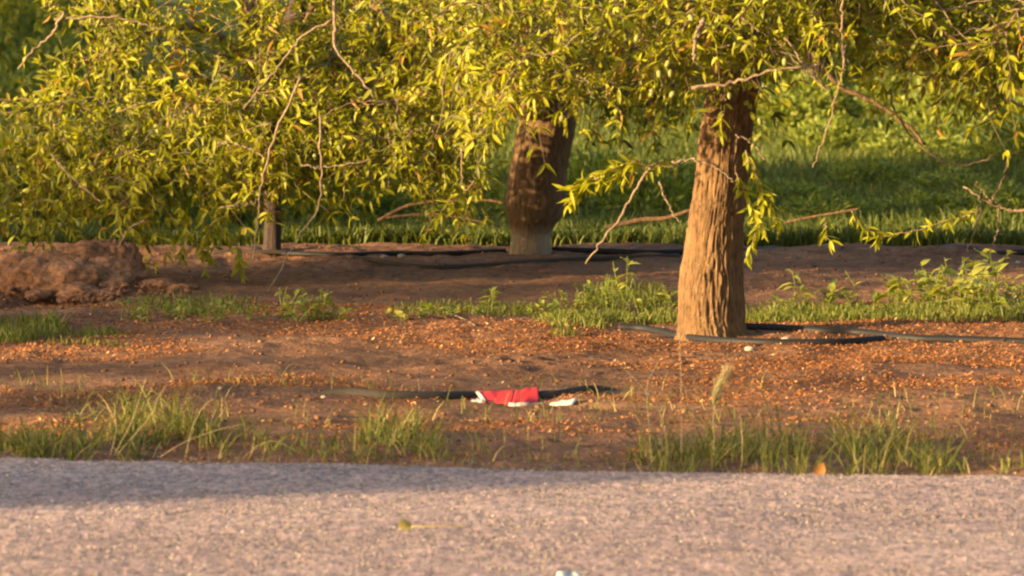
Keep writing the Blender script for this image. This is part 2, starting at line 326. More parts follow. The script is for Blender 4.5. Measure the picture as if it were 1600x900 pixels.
# ------------------------------------------------------------------ tree generator
def pick_attractors(lobes, n):
    out = []
    w = np.array([l[6] for l in lobes], float); w /= w.sum()
    for l, k in zip(lobes, rng.multinomial(n, w)):
        q = rng.normal(size=(k, 3)); q = norm(q) * (rng.random((k, 1)) ** 0.45)
        out.append(np.array(l[:3]) + q * np.array(l[3:6]))
    return np.concatenate(out)
def grow(limbs, lobes, n_att, shoots=6, leaf=(0.065, 0.017), spur=0.45, droop=0.5, seed=0, shoot_len=(0.16, 0.42), step=0.021, clear=None):
    """limbs: list of (points, r0, r1). Returns branch tubes, twig batch and leaves."""
    nodes, rad = [], []; branches = []
    for pts, r0, r1 in limbs:
        n = max(6, int(np.linalg.norm(np.diff(np.asarray(pts), axis=0), axis=1).sum() / 0.08))
        c = catmull(pts, n); c[1:] += rng.normal(size=(n - 1, 3)) * 0.008
        r = np.linspace(r0, r1, n); branches.append((c, r, 8)); nodes.append(c); rad.append(r)
    NP, NR = np.concatenate(nodes), np.concatenate(rad)
    A = pick_attractors(lobes, n_att)
    if clear is not None: A = A[~clear(A)]
    d0 = np.array([np.linalg.norm(NP - a, axis=1).min() for a in A]); A = A[np.argsort(d0)]
    tw = []; LS = LeafSet()
    for a in A:
        dv = np.linalg.norm(NP - a, axis=1) + 0.6 * np.clip(a[2] - NP[:, 2] - 0.4, -1, 0) ** 2; i = int(np.argmin(dv)); p = NP[i]
        L = np.linalg.norm(a - p)
        if L < 0.05: continue
        m = (p + a) / 2 + rng.normal(size=3) * 0.10 * L + np.array([0, 0, 0.16 * L])
        k = max(5, int(L / 0.07)); c = catmull([p, m, a], k)
        c[1:-1] += rng.normal(size=(k - 2, 3)) * 0.012
        r0 = min(NR[i] * 0.75, 0.0035 + 0.0075 * L); r = np.linspace(r0, 0.0026, k)
        branches.append((c, r, 5)); NP = np.vstack([NP, c[1:]]); NR = np.concatenate([NR, r[1:]])
        # spur clusters on the branch itself and shoots leaving it
        ns = rng.poisson(shoots * min(1.6, 0.5 + L)) + 1
        f = 0.25 + 0.75 * rng.random(ns) ** 0.7; f[0] = 1.0
        for t in f:
            j = min(k - 2, int(t * (k - 1))); b = c[j] + (c[j + 1] - c[j]) * (t * (k - 1) - j)
            dr = norm(c[j + 1] - c[j]) * (1.2 if t == 1 else 0.5) + rng.normal(size=3) * 0.55 + np.array([0, 0, -0.05])
            tw.append((b, norm(dr), rng.uniform(*shoot_len)))
    if clear is not None: tw = [t for t in tw if not (clear(t[0][None])[0] or clear((t[0] + t[1] * t[2] * .6 - np.array([0, 0, .12 * (t[2] > .2)]))[None])[0])]
    B = np.array([t[0] for t in tw]); D = np.array([t[1] for t in tw]); SL = np.array([t[2] for t in tw]); n = len(B)
    K = 6; s = np.linspace(0, 1, K)
    dz = np.zeros((n, 3)); dz[:, 2] = -droop * SL * rng.uniform(0.3, 1.3, n)
    TP = B[:, None] + D[:, None] * (SL[:, None] * s[None])[:, :, None] + dz[:, None] * (s ** 1.8)[None, :, None] + rng.normal(size=(n, K, 3)) * 0.006 * (s > 0)[None, :, None]
    TR = np.linspace(0.0030, 0.0011, K)[None] * np.ones((n, 1))
    for q in range(n):
        m = max(4, int(SL[q] / step)); t = (np.arange(m) + rng.random(m) * 0.8) / m * 0.92 + 0.08
        clump = rng.random() < spur
        if clump: t = np.round(t * 4) / 4 * 0.98
        t = np.clip(t, 0.02, 1); t[-3:] = 1.0
        j = np.minimum((t * (K - 1)).astype(int), K - 2); fr = (t * (K - 1) - j)[:, None]
        b = TP[q, j] + (TP[q, j + 1] - TP[q, j]) * fr; ax = norm(TP[q, j + 1] - TP[q, j])
        az = np.arange(m) * 2.4 + rng.random() * 6 + rng.normal(size=m) * 0.3
        u0 = norm(np.cross(ax, [0.3, 0.5, 0.81])); u1 = np.cross(ax, u0)
        rd = u0 * np.cos(az)[:, None] + u1 * np.sin(az)[:, None]
        U = ax * rng.uniform(0.25, 0.9, (m, 1)) + rd * 0.9 + np.array([0, 0, -0.12]) + rng.normal(size=(m, 3)) * 0.15
        N = norm(np.array([-.25, -.35, 0.6]) + rd * 0.5 + rng.normal(size=(m, 3)) * 0.45)
        L = leaf[0] * rng.uniform(0.45, 1.35, m); wd = leaf[1] * rng.uniform(0.75, 1.25, m)
        base_t = np.clip(0.5 + 0.22 * rng.normal(), 0, 1)
        T = np.clip(base_t + rng.normal(size=m) * 0.13, 0, 1); T[rng.random(m) < 0.02] = 1.0
        LS.add(b, U, N, L, wd, rng.uniform(0.0, 0.45, m), T)
    # long bare whips that droop out of the crown
    if clear is not None:
        for _ in range(26):
            c0 = branches[rng.integers(len(limbs), len(branches))][0]; p = c0[rng.integers(len(c0) // 2, len(c0))]; L = rng.uniform(.35, .75); dr = norm(rng.normal(size=3) * [1, .7, .35] + [0, -.35, -.1])
            c = catmull([p, p + dr * L * .5 + [0, 0, -.03], p + dr * L + [0, 0, -.30 * L]], 12); c[1:] += rng.normal(size=(11, 3)) * .005
            if not clear(c[-1:])[0]: branches.append((c, np.linspace(.0042, .0018, 12), 5))
    return branches, (TP, TR), LS.get()

def trunk_mesh(rows, d_base, name, mat, base, ridge=0.012, taperz=None, seg=72, n=150, twist=0.25, seed=0, plate=0.0, lumpy=.10, ff=9, fz=3.2):
    """rows: (px, py, width in px) up the trunk at the distance of its base"""
    C = np.array([P(px, py, d_base) for px, py, w in rows]); Wr = np.array([w for _, _, w in rows]) * d_base / FPX / 2
    c = catmull(np.hstack([C, Wr[:, None]]), n)
    c, r = c[:, :3], c[:, 3]
    th = np.arange(seg) / seg * 2 * math.pi
    H = np.linspace(0, 1, n)
    zz = c[:, 2]
    TH, ZZ = np.meshgrid(th, zz); TH2 = TH + twist * (ZZ - zz[0]) + 0.25 * (fbm(np.cos(TH) * 2, np.sin(TH) * 2, ZZ * 4, s=seed + 3, o=2) - 0.5)
    lump = fbm(np.cos(TH) * 1.2, np.sin(TH) * 1.2, ZZ * 3, s=seed, o=2) - 0.5
    fur = 1 - np.abs(fbm(np.cos(TH2) * ff, np.sin(TH2) * ff, ZZ * fz, s=seed + 7, o=3) - 0.5) * 4
    fine = fbm(np.cos(TH2) * 20, np.sin(TH2) * 20, ZZ * 14, s=seed + 9, o=2) - 0.5
    flare = np.clip(1 - (ZZ - zz[0]) / 0.10, 0, 1) ** 2 * (0.5 + 0.5 * np.cos(TH * 5 + seed)) * 0.10
    crk = np.abs(fbm(np.cos(TH2) * 14, np.sin(TH2) * 14, ZZ * 9, s=seed + 21, o=3) - .5); RR = r[:, None] * (1 + lumpy * lump + flare) - plate * np.clip(1 - crk * 9, 0, 1) - ridge * np.clip(fur, 0, 1) + ridge * 0.5 + ridge * 0.5 * fine
    V = np.stack([c[:, 0, None] + RR * np.cos(TH), c[:, 1, None] + RR * np.sin(TH), ZZ], -1).reshape(-1, 3)
    i, s = np.meshgrid(np.arange(n - 1), np.arange(seg), indexing='ij'); b = i * seg
    F = np.stack([b + s, b + (s + 1) % seg, b + seg + (s + 1) % seg, b + seg + s], -1).reshape(-1, 4)
    return mk_mesh(name, V - np.asarray(base), [F, np.array([[(n - 1) * seg + q for q in range(seg)]])], mat, smooth=True), c, r

PENDING = []      # (tree, leaves) in view: the leaves that show largest become parts of their own
def assemble(tree, branches, twigs, leaves, name_leaf='leaf', individuals=True):
    base = np.array(tree.location)
    for c, r, sd in branches:
        V, FL = tubes(c, r, sd, True)
        link('branch', mk_mesh('branch', V - base, FL, M_TWIG if r[0] < 0.014 else M_BARK2, smooth=True), tree)
    V, FL = tubes(twigs[0], twigs[1], 3)
    tag(link('twigs', mk_mesh('twigs', V - base, FL, M_TWIG), tree), kind='stuff')
    PENDING.append((tree, leaves))

def finish_leaves():
    allp = [proj(l[0] + l[1] * l[3][:, None] * 0.5) for _, l in PENDING]
    px = np.concatenate([a[0] for a in allp]); py = np.concatenate([a[1] for a in allp]); d = np.concatenate([a[2] for a in allp])
    own = np.concatenate([np.full(len(a[0]), i) for i, a in enumerate(allp)]); idx = np.concatenate([np.arange(len(a[0])) for a in allp])
    inv = (px > 4) & (px < 1596) & (py > 4) & (py < 760)
    cell = (px // 9).astype(int) * 1000 + (py // 9).astype(int)
    o = np.lexsort((d, cell)); rank = np.empty(len(px), int); cs = cell[o]
    st = np.r_[True, cs[1:] != cs[:-1]]; start = np.maximum.accumulate(np.where(st, np.arange(len(cs)), 0)); rank[o] = np.arange(len(cs)) - start
    for i, (tree, l) in enumerate(PENDING):
        Pb, U, N, L, Wd, C, T = l; base = np.array(tree.location)
        m = (own == i) & inv & (rank < 2); k = idx[m]
        size = L[k] * Wd[k] * np.clip(np.abs(N[k][:, 1]) + 0.25, 0, 1) / d[m] ** 2
        k = k[np.argsort(-size)][:290]
        keep = np.ones(len(L), bool); keep[k] = False
        V, FL = leaves_geo(Pb[keep] - base, U[keep], N[keep], L[keep], Wd[keep], C[keep])
        tag(link('foliage', mk_mesh('foliage', V, FL, M_LEAF, np.repeat(T[keep], 10), True), tree), kind='stuff')
        for q in k:
            u = norm(U[q]); s_ = norm(np.cross(N[q], u)); nn = np.cross(u, s_); w = Wd[q] / 0.26
            o = link('leaf', LEAF_VAR[int(round(T[q] * (NVAR - 1)))], tree)
            p = Pb[q] - base
            o.matrix_basis = Matrix(((u[0] * L[q], s_[0] * w, nn[0] * L[q], p[0]), (u[1] * L[q], s_[1] * w, nn[1] * L[q], p[1]), (u[2] * L[q], s_[2] * w, nn[2] * L[q], p[2]), (0, 0, 0, 1)))

def twig_part(tree, pts, r0, r1, n=26, name='branch', jit=0.004, mat=None):
    c = catmull(pts, n); c[1:-1] += rng.normal(size=(n - 2, 3)) * jit
    V, FL = tubes(c, np.linspace(r0, r1, n), 6, True)
    return link(name, mk_mesh(name, V - np.array(tree.location), FL, mat or M_TWIG, smooth=True), tree)

# pruned openings: round the bottle-shaped trunk, round the sunlit trunk, at the upper left end and under the right-hand trees
def clear_back(p):
    x, y, z = p[:, 0], p[:, 1], p[:, 2]
    return ((np.abs(x - .17) < .29) & (z < .88)) | ((x < -2.28) & (z > .86 + .6 * (x + 2.75)) & (z < 1.36)) | ((x < -2.45) & (z > .9) & (z < 2.2)) | ((x > .15) & (x < .9) & (z < .62)) | ((x > -1.2) & (z < .36 + .06 * np.sin(x * 7))) | ((x < -1.2) & (z < .17 + .1 * np.sin(x * 8))) | (z < .09)
def clear_near(p):
    x, y, z = p[:, 0], p[:, 1], p[:, 2]
    return ((np.abs(x - .93) < .17) & (z < .93)) | ((x > -.06) & (x < .31) & (z < .95)) | ((x > 1.2) & (z < 1.08)) | ((x < .72) & (z < .74 + .12 * np.sin(x * 9))) | ((x > .25) & (x < 1.0) & (y < 25.1) & (z < 1.04))
def clear_right(p):
    x, y, z = p[:, 0], p[:, 1], p[:, 2]
    return (z < 1.08) & (x < 2.9) & ~((x > 2.0) & (z > .93))
# ---- the near tree with the sunlit trunk
b1 = G(1112, 524); D1 = b1[1]
t1 = empty('almond_tree', tuple(b1), 'nearest almond tree with thick sunlit orange-brown furrowed trunk', 'tree')
me, c1, r1 = trunk_mesh([(1113, 540, 134), (1112, 524, 116), (1111, 510, 108), (1111, 490, 105), (1112, 440, 101), (1115, 390, 92), (1120, 340, 88), (1127, 280, 83), (1134, 210, 82), (1146, 130, 80), (1160, 40, 80), (1168, -60, 88), (1172, -130, 96)], D1, 'trunk', M_BARK, b1, 0.008, seed=1, seg=220, n=460, plate=.007, ff=15, fz=7)
link('trunk', me, t1)
top = c1[-1]
def off(p, *d): return np.asarray(p) + np.array(d)
limbs1 = [([off(top, -.03, 0, -.12), off(top, -.5, -.35, .25), off(top, -1.3, -.7, .45), off(top, -2.0, -.9, .25)], .075, .018),
          ([off(top, .03, 0, -.12), off(top, .5, -.4, .35), off(top, 1.2, -.6, .6), off(top, 1.9, -.6, .5)], .07, .018),
          ([off(top, 0, .03, -.1), off(top, -.2, .6, .5), off(top, -.5, 1.3, .8)], .07, .02),
          ([off(top, 0, 0, -.1), off(top, .15, .1, .7), off(top, .1, 0, 1.6)], .07, .02)]
x1, y1 = b1[0], b1[1]
lobes1 = [(x1 - 0.65, y1 - 0.6, 1.35, 0.75, 0.7, 0.45, 3.2), (x1 + 0.1, y1 - 0.75, 1.46, 0.6, 0.5, 0.34, 2.0), (x1 + 0.75, y1 - 0.4, 1.55, 0.7, 0.6, 0.33, 2.4),
          (x1 - 0.35, y1 - 0.3, 0.98, 0.3, 0.4, 0.14, 0.5), (x1 - 0.2, y1, 2.4, 1.9, 1.6, 0.9, 2.0)]
br, tw, lv = grow(limbs1, lobes1, 150, 6, (0.068, 0.019), step=0.0185, spur=.7, droop=.32, clear=clear_near)
assemble(t1, br, tw, lv)

# ---- the back tree with the bottle-shaped trunk
b3 = G(830, 396); D3 = b3[1]
t3 = empty('almond_tree', tuple(b3), 'almond tree behind, with dark bottle-shaped trunk pinched at its base', 'tree')
me, c3, r3 = trunk_mesh([(830, 412, 66), (829, 392, 66), (830, 368, 62), (832, 352, 72), (835, 336, 88), (836, 310, 93), (840, 270, 91), (846, 240, 90), (853, 200, 92), (866, 120, 86), (880, 40, 82), (892, -40, 84), (900, -110, 84)], D3, 'trunk', M_BARKG, b3, 0.006, seed=5, seg=110, n=240, plate=.003, lumpy=.03, ff=14, fz=6)
link('trunk', me, t3)
top = c3[-1]
limbs3 = [([off(top, 0, 0, -.12), off(top, -.5, -.5, .2), off(top, -1.2, -1.1, .35)], .08, .02), ([off(top, 0, 0, -.1), off(top, .5, -.3, .35), off(top, 1.3, -.5, .5)], .075, .02),
          ([off(top, 0, 0, -.1), off(top, .1, .4, .8), off(top, .1, .6, 1.6)], .07, .02)]
x3, y3 = b3[0], b3[1]
lobes3 = [(x3 - 0.5, y3 - 1.0, 1.32, 0.75, 0.6, 0.5, 3), (x3 + 0.5, y3 - 0.7, 1.35, 0.8, 0.6, 0.5, 2.6), (x3 + 0.35, y3 - 0.9, 0.82, 0.4, 0.4, 0.16, 0.6), (x3, y3, 2.6, 2.0, 1.8, 0.9, 2.0)]
br, tw, lv = grow(limbs3, lobes3, 150, 6, (0.068, 0.019), step=0.0185, spur=.7, droop=.32, clear=clear_back); assemble(t3, br, tw, lv)

# ---- the slender tree whose hanging crown fills the left
b2 = G(425, 392); D2 = b2[1]
t2 = empty('almond_tree', tuple(b2), 'slender dark trunked almond tree whose hanging yellow-green crown fills the left', 'tree')
me, c2, r2 = trunk_mesh([(424, 402, 38), (425, 385, 29), (426, 330, 27), (424, 260, 28), (428, 180, 33), (440, 90, 33), (470, 0, 33), (500, -90, 34)], D2, 'trunk', M_BARK3, b2, 0.003, seed=9, n=110, seg=40)
link('trunk', me, t2)
top = c2[-1]; mid = c2[70]
limbs2 = [([off(top, 0, 0, -.1), off(top, -.6, -.8, .3), off(top, -1.3, -1.6, .2), off(top, -1.8, -2.1, -.1)], .05, .014), ([off(top, 0, 0, -.1), off(top, .4, -.8, .3), off(top, .8, -1.6, .25)], .05, .014),
          ([off(mid, 0, 0, 0), off(mid, -.4, -.9, .35), off(mid, -.9, -1.7, .2)], .035, .012), ([off(mid, 0, 0, 0), off(mid, .3, -.9, .5), off(mid, .7, -1.7, .4)], .035, .012),
          ([off(top, 0, 0, -.1), off(top, 0, .3, .8), off(top, -.3, .4, 1.6)], .05, .016)]
x2, y2 = b2[0], b2[1]
lobes2 = [(x2 - 0.25, y2 - 1.6, 1.05, 0.95, 0.7, 0.5, 5.5), (x2 + 0.9, y2 - 1.6, 1.15, 0.75, 0.6, 0.45, 3.8), (x2 - 1.05, y2 - 1.4, 0.62, 0.5, 0.6, 0.40, 3.2), (x2 - 0.45, y2 - 1.7, 0.52, 0.5, 0.5, 0.30, 2.6),
          (x2 + 0.6, y2 - 1.2, 0.68, 0.7, 0.5, 0.26, 2.2), (x2 + 1.0, y2 - 0.9, 0.42, 0.45, 0.4, 0.14, 1.0), (x2 - 0.2, y2 - 1.4, 2.0, 1.2, 1.2, 0.7, 2.0), (x2 - .85, y2 - 1.7, 1.33, .5, .5, .28, 2.6), (x2, y2 - 2.0, 0.75, .5, .4, .5, 2.5), (x2 + .95, y2 - 2.2, .72, .45, .35, .38, 3.2), (x2 + 1.2, y2 - 2.0, 1.3, .6, .4, .35, 2.0)]
br, tw, lv = grow(limbs2, lobes2, 320, 6.6, (0.068, 0.019), step=0.0185, spur=.7, droop=.32, clear=clear_back); assemble(t2, br, tw, lv)

# ---- the tree just outside the frame to the right, its sprays hanging in
b5 = np.array([4.3, 25.4, 0.0]); b5[2] = gz(b5[0], b5[1])
t5 = empty('almond_tree', tuple(b5), 'almond tree beyond the right edge with bare twigs and sprays hanging in', 'tree')
V, FL = tubes(catmull([b5 - [0, 0, .1], b5 + [0, 0, .6], b5 + [-.1, 0, 1.4], b5 + [-.15, 0, 1.8]], 20), np.linspace(.15, .12, 20), 16)
link('trunk', mk_mesh('trunk', V - b5, FL, M_BARK, smooth=True), t5)
top = b5 + np.array([-.15, 0, 1.7])
limbs5 = [([top, off(top, -.8, -.5, .25), off(top, -1.7, -.9, .15), off(top, -2.5, -1.0, -.05)], .06, .016), ([top, off(top, -.6, .5, .5), off(top, -1.6, .9, .4)], .05, .016), ([top, off(top, .4, -.4, .7), off(top, 1.2, -.5, 1.0)], .06, .02)]
lobes5 = [(2.1, 24.2, 1.40, 0.5, 0.5, 0.22, 2.4), (1.6, 24.3, 1.50, 0.5, 0.5, 0.22, 1.6), (2.2, 24.2, 1.15, 0.28, 0.4, 0.14, 0.8), (3.6, 25.2, 2.3, 1.3, 1.4, 0.7, 1.6)]
br, tw, lv = grow(limbs5, lobes5, 62, 4.5, (0.074, 0.021), step=.02, spur=.7, droop=.3, clear=clear_right); assemble(t5, br, tw, lv)

# ---- bare and drooping twigs one can pick out
def PT(pts, d): return [P(a, b, d + (c[0] if c else 0)) for a, b, *c in pts]
d2 = D2 - 2.6
for pts, r in [([(470, 120), (430, 210), (408, 290), (403, 340), (395, 410)], .006), ([(340, 222), (380, 228), (412, 245)], .006), ([(345, 325), (375, 320), (400, 318)], .005),
               ([(525, -20), (522, 40), (528, 80), (565, 125), (590, 160)], .009), ([(500, 180), (502, 260), (500, 312), (490, 340), (455, 390), (412, 470)], .005), ([(470, 258), (510, 262), (580, 250)], .005),
               ([(80, 240), (110, 275), (160, 318)], .006), ([(100, 18), (80, 55), (52, 78), (28, 108)], .007), ([(85, 30), (180, 28), (260, 48)], .006), ([(520, 30), (470, 60), (430, 110), (380, 170)], .006),
               ([(720, 228), (727, 300), (755, 240)], .004), ([(225, 345), (200, 360), (184, 388)], .004)]:
    twig_part(t2, PT(pts, d2), r * 1.15, r * 0.6)
for pts, r, dd in [([(620, 20), (560, 70), (515, 120), (470, 165)], .022, 1.0), ([(440, -10), (415, 25), (395, 40)], .02, 1.2), ([(760, 80), (640, 110), (580, 95)], .012, .6)]:
    twig_part(t2, PT(pts, D2 - dd), r, r * 0.55, mat=M_BARK2)
d1 = D1 - 1.2
for pts, r in [([(1015, 262), (1000, 288), (960, 352), (915, 412)], .006), ([(1030, 285), (1045, 320), (1062, 348)], .004), ([(1050, 252), (1085, 250), (1118, 262), (1150, 285)], .005), ([(800, 90), (870, 82), (905, 50)], .005),
               ([(1080, 138), (1150, 128), (1200, 112), (1285, 100)], .007), ([(1100, 30), (1088, 60), (1085, 95)], .010), ([(1322, 70), (1312, 130), (1288, 215), (1270, 262)], .004), ([(1225, 60), (1290, 140), (1210, 60)], .004),
               ([(1150, 210), (1175, 225), (1195, 250)], .004), ([(1315, -10), (1316, 60), (1320, 110)], .005)]:
    twig_part(t1, PT(pts, d1), r * 1.15, r * 0.6)
d5 = 24.9
for pts, r in [([(1370, 10), (1410, 8), (1458, 14)], .007), ([(1420, 18), (1450, 30), (1475, 60)], .006), ([(1360, 55), (1378, 90), (1440, 115), (1500, 125), (1560, 150), (1610, 168)], .010),
               ([(1390, 140), (1400, 175), (1440, 230), (1490, 257), (1530, 253), (1558, 238)], .006), ([(1610, 328), (1580, 328), (1545, 318), (1505, 292)], .008), ([(1548, 318), (1562, 290), (1580, 245), (1610, 230)], .004),
               ([(1552, 318), (1540, 305), (1525, 285)], .004), ([(1560, 322), (1558, 360), (1548, 396)], .004), ([(1533, 318), (1525, 355), (1510, 400)], .004), ([(1500, 125), (1550, 110), (1600, 105)], .005), ([(1550, 10), (1590, 25), (1602, 45)], .004), ([(1440, 75), (1425, 110), (1440, 115)], .004)]:
    twig_part(t5, PT(pts, d5), r, r * 0.55)
twig_part(t5, PT([(1240, 40), (1310, 132), (1370, 160), (1415, 195), (1445, 225)], d5 + 2), .014, .008, mat=M_BARK2)

# extra leafy sprays placed where single shoots hang
def spray(tree, pts, d, dens=0.011, leaf=(0.07, 0.018), tint=0.62):
    c = catmull(PT(pts, d), 24); twig_part(tree, PT(pts, d), .0035, .0015)
    L = np.linalg.norm(np.diff(c, axis=0), axis=1).sum(); m = int(L / dens)
    t = np.sort(rng.random(m)) * 22.9; j = t.astype(int); b = c[j] + (c[j + 1] - c[j]) * (t - j)[:, None]; ax = norm(c[j + 1] - c[j])
    rd = norm(rng.normal(size=(m, 3))); U = ax * 0.6 + rd * 0.8 + np.array([0, 0, -.3])
    PENDING.append((tree, [b, norm(U), norm(rng.normal(size=(m, 3)) * .6 + [0, -.3, .7]), leaf[0] * rng.uniform(.65, 1.25, m), leaf[1] * rng.uniform(.8, 1.25, m), rng.uniform(0, .4, m), np.clip(tint + rng.normal(size=m) * .13, 0, 1)]))
EXTRA = []
for pts in ([(1165, 235), (1190, 300), (1185, 350), (1165, 405)], [(1150, 270), (1170, 320), (1200, 370)], [(1180, 270), (1205, 320), (1215, 350)]): spray(t1, pts, D1 - .35, 0.009)
for pts in ([(1060, 262), (980, 262), (915, 290), (890, 320)], [(1040, 250), (960, 280), (905, 285)], [(1000, 250), (940, 270), (885, 300)]): spray(t1, pts, D1 - .6, 0.008)
for pts in ([(1530, 330), (1480, 345), (1420, 362), (1360, 372)], [(1330, 330), (1350, 355), (1380, 370)], [(1290, 340), (1290, 365), (1300, 380)]): spray(t5, pts, 27.5, 0.012)
for pts in ([(275, 310), (290, 350), (282, 400)], [(310, 320), (325, 365), (318, 390)], [(340, 350), (370, 385), (375, 430)], [(300, 380), (325, 400), (318, 430)]): spray(t2, pts, D2 - 2.0, 0.009, tint=.68)
# join the sprays of a tree with its own leaves
acc = {}
for tr, l in PENDING: acc.setdefault(tr.name, [tr, []])[1].append(l)
PENDING[:] = [(tr, [np.concatenate([q[i] for q in ls]) for i in range(7)]) for tr, ls in acc.values()]
finish_leaves()

# almonds on the near trees
def ico(n=1):
    import bmesh
    bm = bmesh.new(); bmesh.ops.create_icosphere(bm, subdivisions=n, radius=1); V = np.array([v.co[:] for v in bm.verts]); F = np.array([[v.index for v in f.verts] for f in bm.faces]); bm.free(); return V, F
IV, IF = ico(2)
am = mk_mesh('almond', IV * np.array([.011, .009, .017]) * (1 + .12 * (IV[:, 2:] > 0)), [IF], M_FRUIT, smooth=True)
for tr, pts, d in ((t1, [(1030, 116), (1048, 115), (1043, 100), (878, 185), (1018, 145), (1050, 148), (995, 60), (1080, 28), (1188, 190), (1140, 150), (1302, 105), (1226, 97)], D1 - 1.25), (t5, [(1545, 108), (1555, 118), (1590, 80), (1440, 95)], 24.3), (t2, [(492, 245), (530, 232), (677, 185), (768, 185), (123, 350), (95, 352)], D2 - 2.4)):
    for a, b in pts:
        o = link('almond', am, tr); o.location = P(a, b, d) - np.array(tr.location); o.rotation_euler = rng.uniform(-.6, .6, 3)

# ------------------------------------------------------------------ the orchard rows farther back
def far_template(k):
    b = np.zeros(3)
    top = np.array([0, 0, 1.25])
    trunk = catmull([[0, 0, -.1], [.03 * k, 0, .5], [0.06, .04, 1.3]], 14)
    limbs = [([top, off(top, math.cos(a) * .8, math.sin(a) * .8, .6), off(top, math.cos(a) * 1.7, math.sin(a) * 1.7, .9 + .2 * math.sin(3 * a))], .07, .02) for a in np.arange(5) * 1.257 + k]
    limbs.append(([top, off(top, .1, 0, 1.2), off(top, 0, .1, 2.2)], .07, .02))
    lobes = [(0, 0, 2.7, 2.2, 2.2, 1.25, 4), (0.4, -0.8, 1.75, 1.5, 1.2, 0.5, 1.5), (-.8, .5, 1.7, 1.3, 1.3, 0.5, 1.2)]
    if k == 3:      # tree shape for casting shade, top levelled to keep near foliage lit
        lobes = [(math.cos(a) * r_, math.sin(a) * r_, z, .55, .55, .32, 1) for z in (1.5, 2.2, 2.75, 3.0) for r_ in (.5, 1.5) for a in np.arange(6) * 1.047 + r_]
        limbs = [(np.array(p) * [1, 1, .8] + [0, 0, .2], a, b_) for p, a, b_ in limbs[:5]]
        br, tw, lv = grow(limbs, lobes, 260, 6, (0.11, 0.035), shoot_len=(.12, .28), step=0.022)
    else: br, tw, lv = grow(limbs, lobes, 120, 5, (0.10, 0.03), shoot_len=(.25, .6), step=0.035)
    V, FL = tubes(trunk, np.linspace(.17, .125, 14) * (1 + .1 * np.sin(np.arange(14))), 14)
    tm = mk_mesh('trunk', V, FL, M_BARK3, smooth=True)
    A = Acc()
    for c, r, sd in br: A.add(*tubes(c, r, 4))
    bm = A.mesh('branches', M_BARK2)
    V, FL = leaves_geo(*lv[:6]); cm = mk_mesh('crown', V, FL, M_LEAF, np.repeat(lv[6], 10), True)
    return tm, bm, cm
FT = [far_template(k) for k in range(4)]
SKIP = []
def far_tree(x, y, k, rz, s, label, group='almond trees in the rows farther back'):
    o = empty('almond_tree', (x, y, float(gz(x, y))), label, 'tree', group); o.rotation_euler.z = rz; o.scale = (s, s, s)
    for nm, me in zip(('trunk', 'branches', 'crown'), FT[k]):
        c = link(nm, me, o)
        if nm != 'trunk': c['kind'] = 'stuff'
    return o
FAR = []
for r_, yy in enumerate((37.0, 43.0, 49.0, 55.0, 62.0, 69.0, 77.0, 86.0)):
    for xx in np.arange(-14, 15, 5.2) + (1.1 if r_ % 2 else -0.6):
        x = xx + rng.uniform(-.4, .4); y = yy + rng.uniform(-.3, .3); px = 800 + FPX * x / y
        if -60 < px < 1660:                     # in view only where a gap does not show bare floor in the photograph
            if px < 330 or px > 1150 or 780 < px < 900: continue
        if 36 < y * .906 - x * .423 < 45 and x < 2.5: continue      # the sun reaches the floor through here
        FAR.append((x, y))
FAR += [(2.78, 52.0), (4.75, 64.0), (4.25, 80.0)]
for i, (x, y) in enumerate(FAR):
    px, d = 800 + FPX * x / y, y; seen = -100 < px < 1700
    lab = 'almond tree in the rows farther back, outside the view'
    if seen: lab = {(2.78, 52.0): 'dark almond tree far back whose trunk shows right of the sunlit trunk', (4.75, 64.0): 'almond tree far back near the upper right corner, seen between twigs', (4.25, 80.0): 'farthest almond tree showing at the top right between leaves'}.get((x, y), 'almond tree far back, hidden behind the hanging leaves')
    rz, sc = rng.uniform(0, 6.28), rng.uniform(.9, 1.12)
    if 900 < px < 1090 and y < 60: continue          # open floor shows between the two trunks
    far_tree(x, y, i % 3, rz, sc, lab)

# ---- low bushes on the floor behind
def shrub_mesh(k):
    n = 2600; q = norm(rng.normal(size=(n, 3))) * (rng.random((n, 1)) ** .4); q[:, 2] = np.abs(q[:, 2]); c = fbm(q[:, 0] * 2.2 + k, q[:, 1] * 2.2, q[:, 2] * 2.2, s=70 + k, o=2); q = q[c > .42] * np.array([1, 1, .8]); n = len(q)
    V, FL = leaves_geo(q, norm(q + rng.normal(size=(n, 3)) * .6 + [0, 0, .3]), norm(rng.normal(size=(n, 3)) + [-.3, -.4, .5]), rng.uniform(.10, .2, n), rng.uniform(.03, .06, n), rng.uniform(0, .4, n))
    st = np.array([catmull([[0, 0, -.05], v * .5 + [0, 0, .1], v * .95], 6) for v in q[:14]]); V2, F2 = tubes(st, np.tile(np.linspace(.012, .004, 6), (len(st), 1)), 4)
    return mk_mesh('foliage', V, FL, M_WEED, np.repeat(np.clip(.35 + .2 * rng.normal(size=n), 0, 1), 10)), mk_mesh('stems', V2, F2, M_BARK2)
SH = [shrub_mesh(k) for k in range(3)]
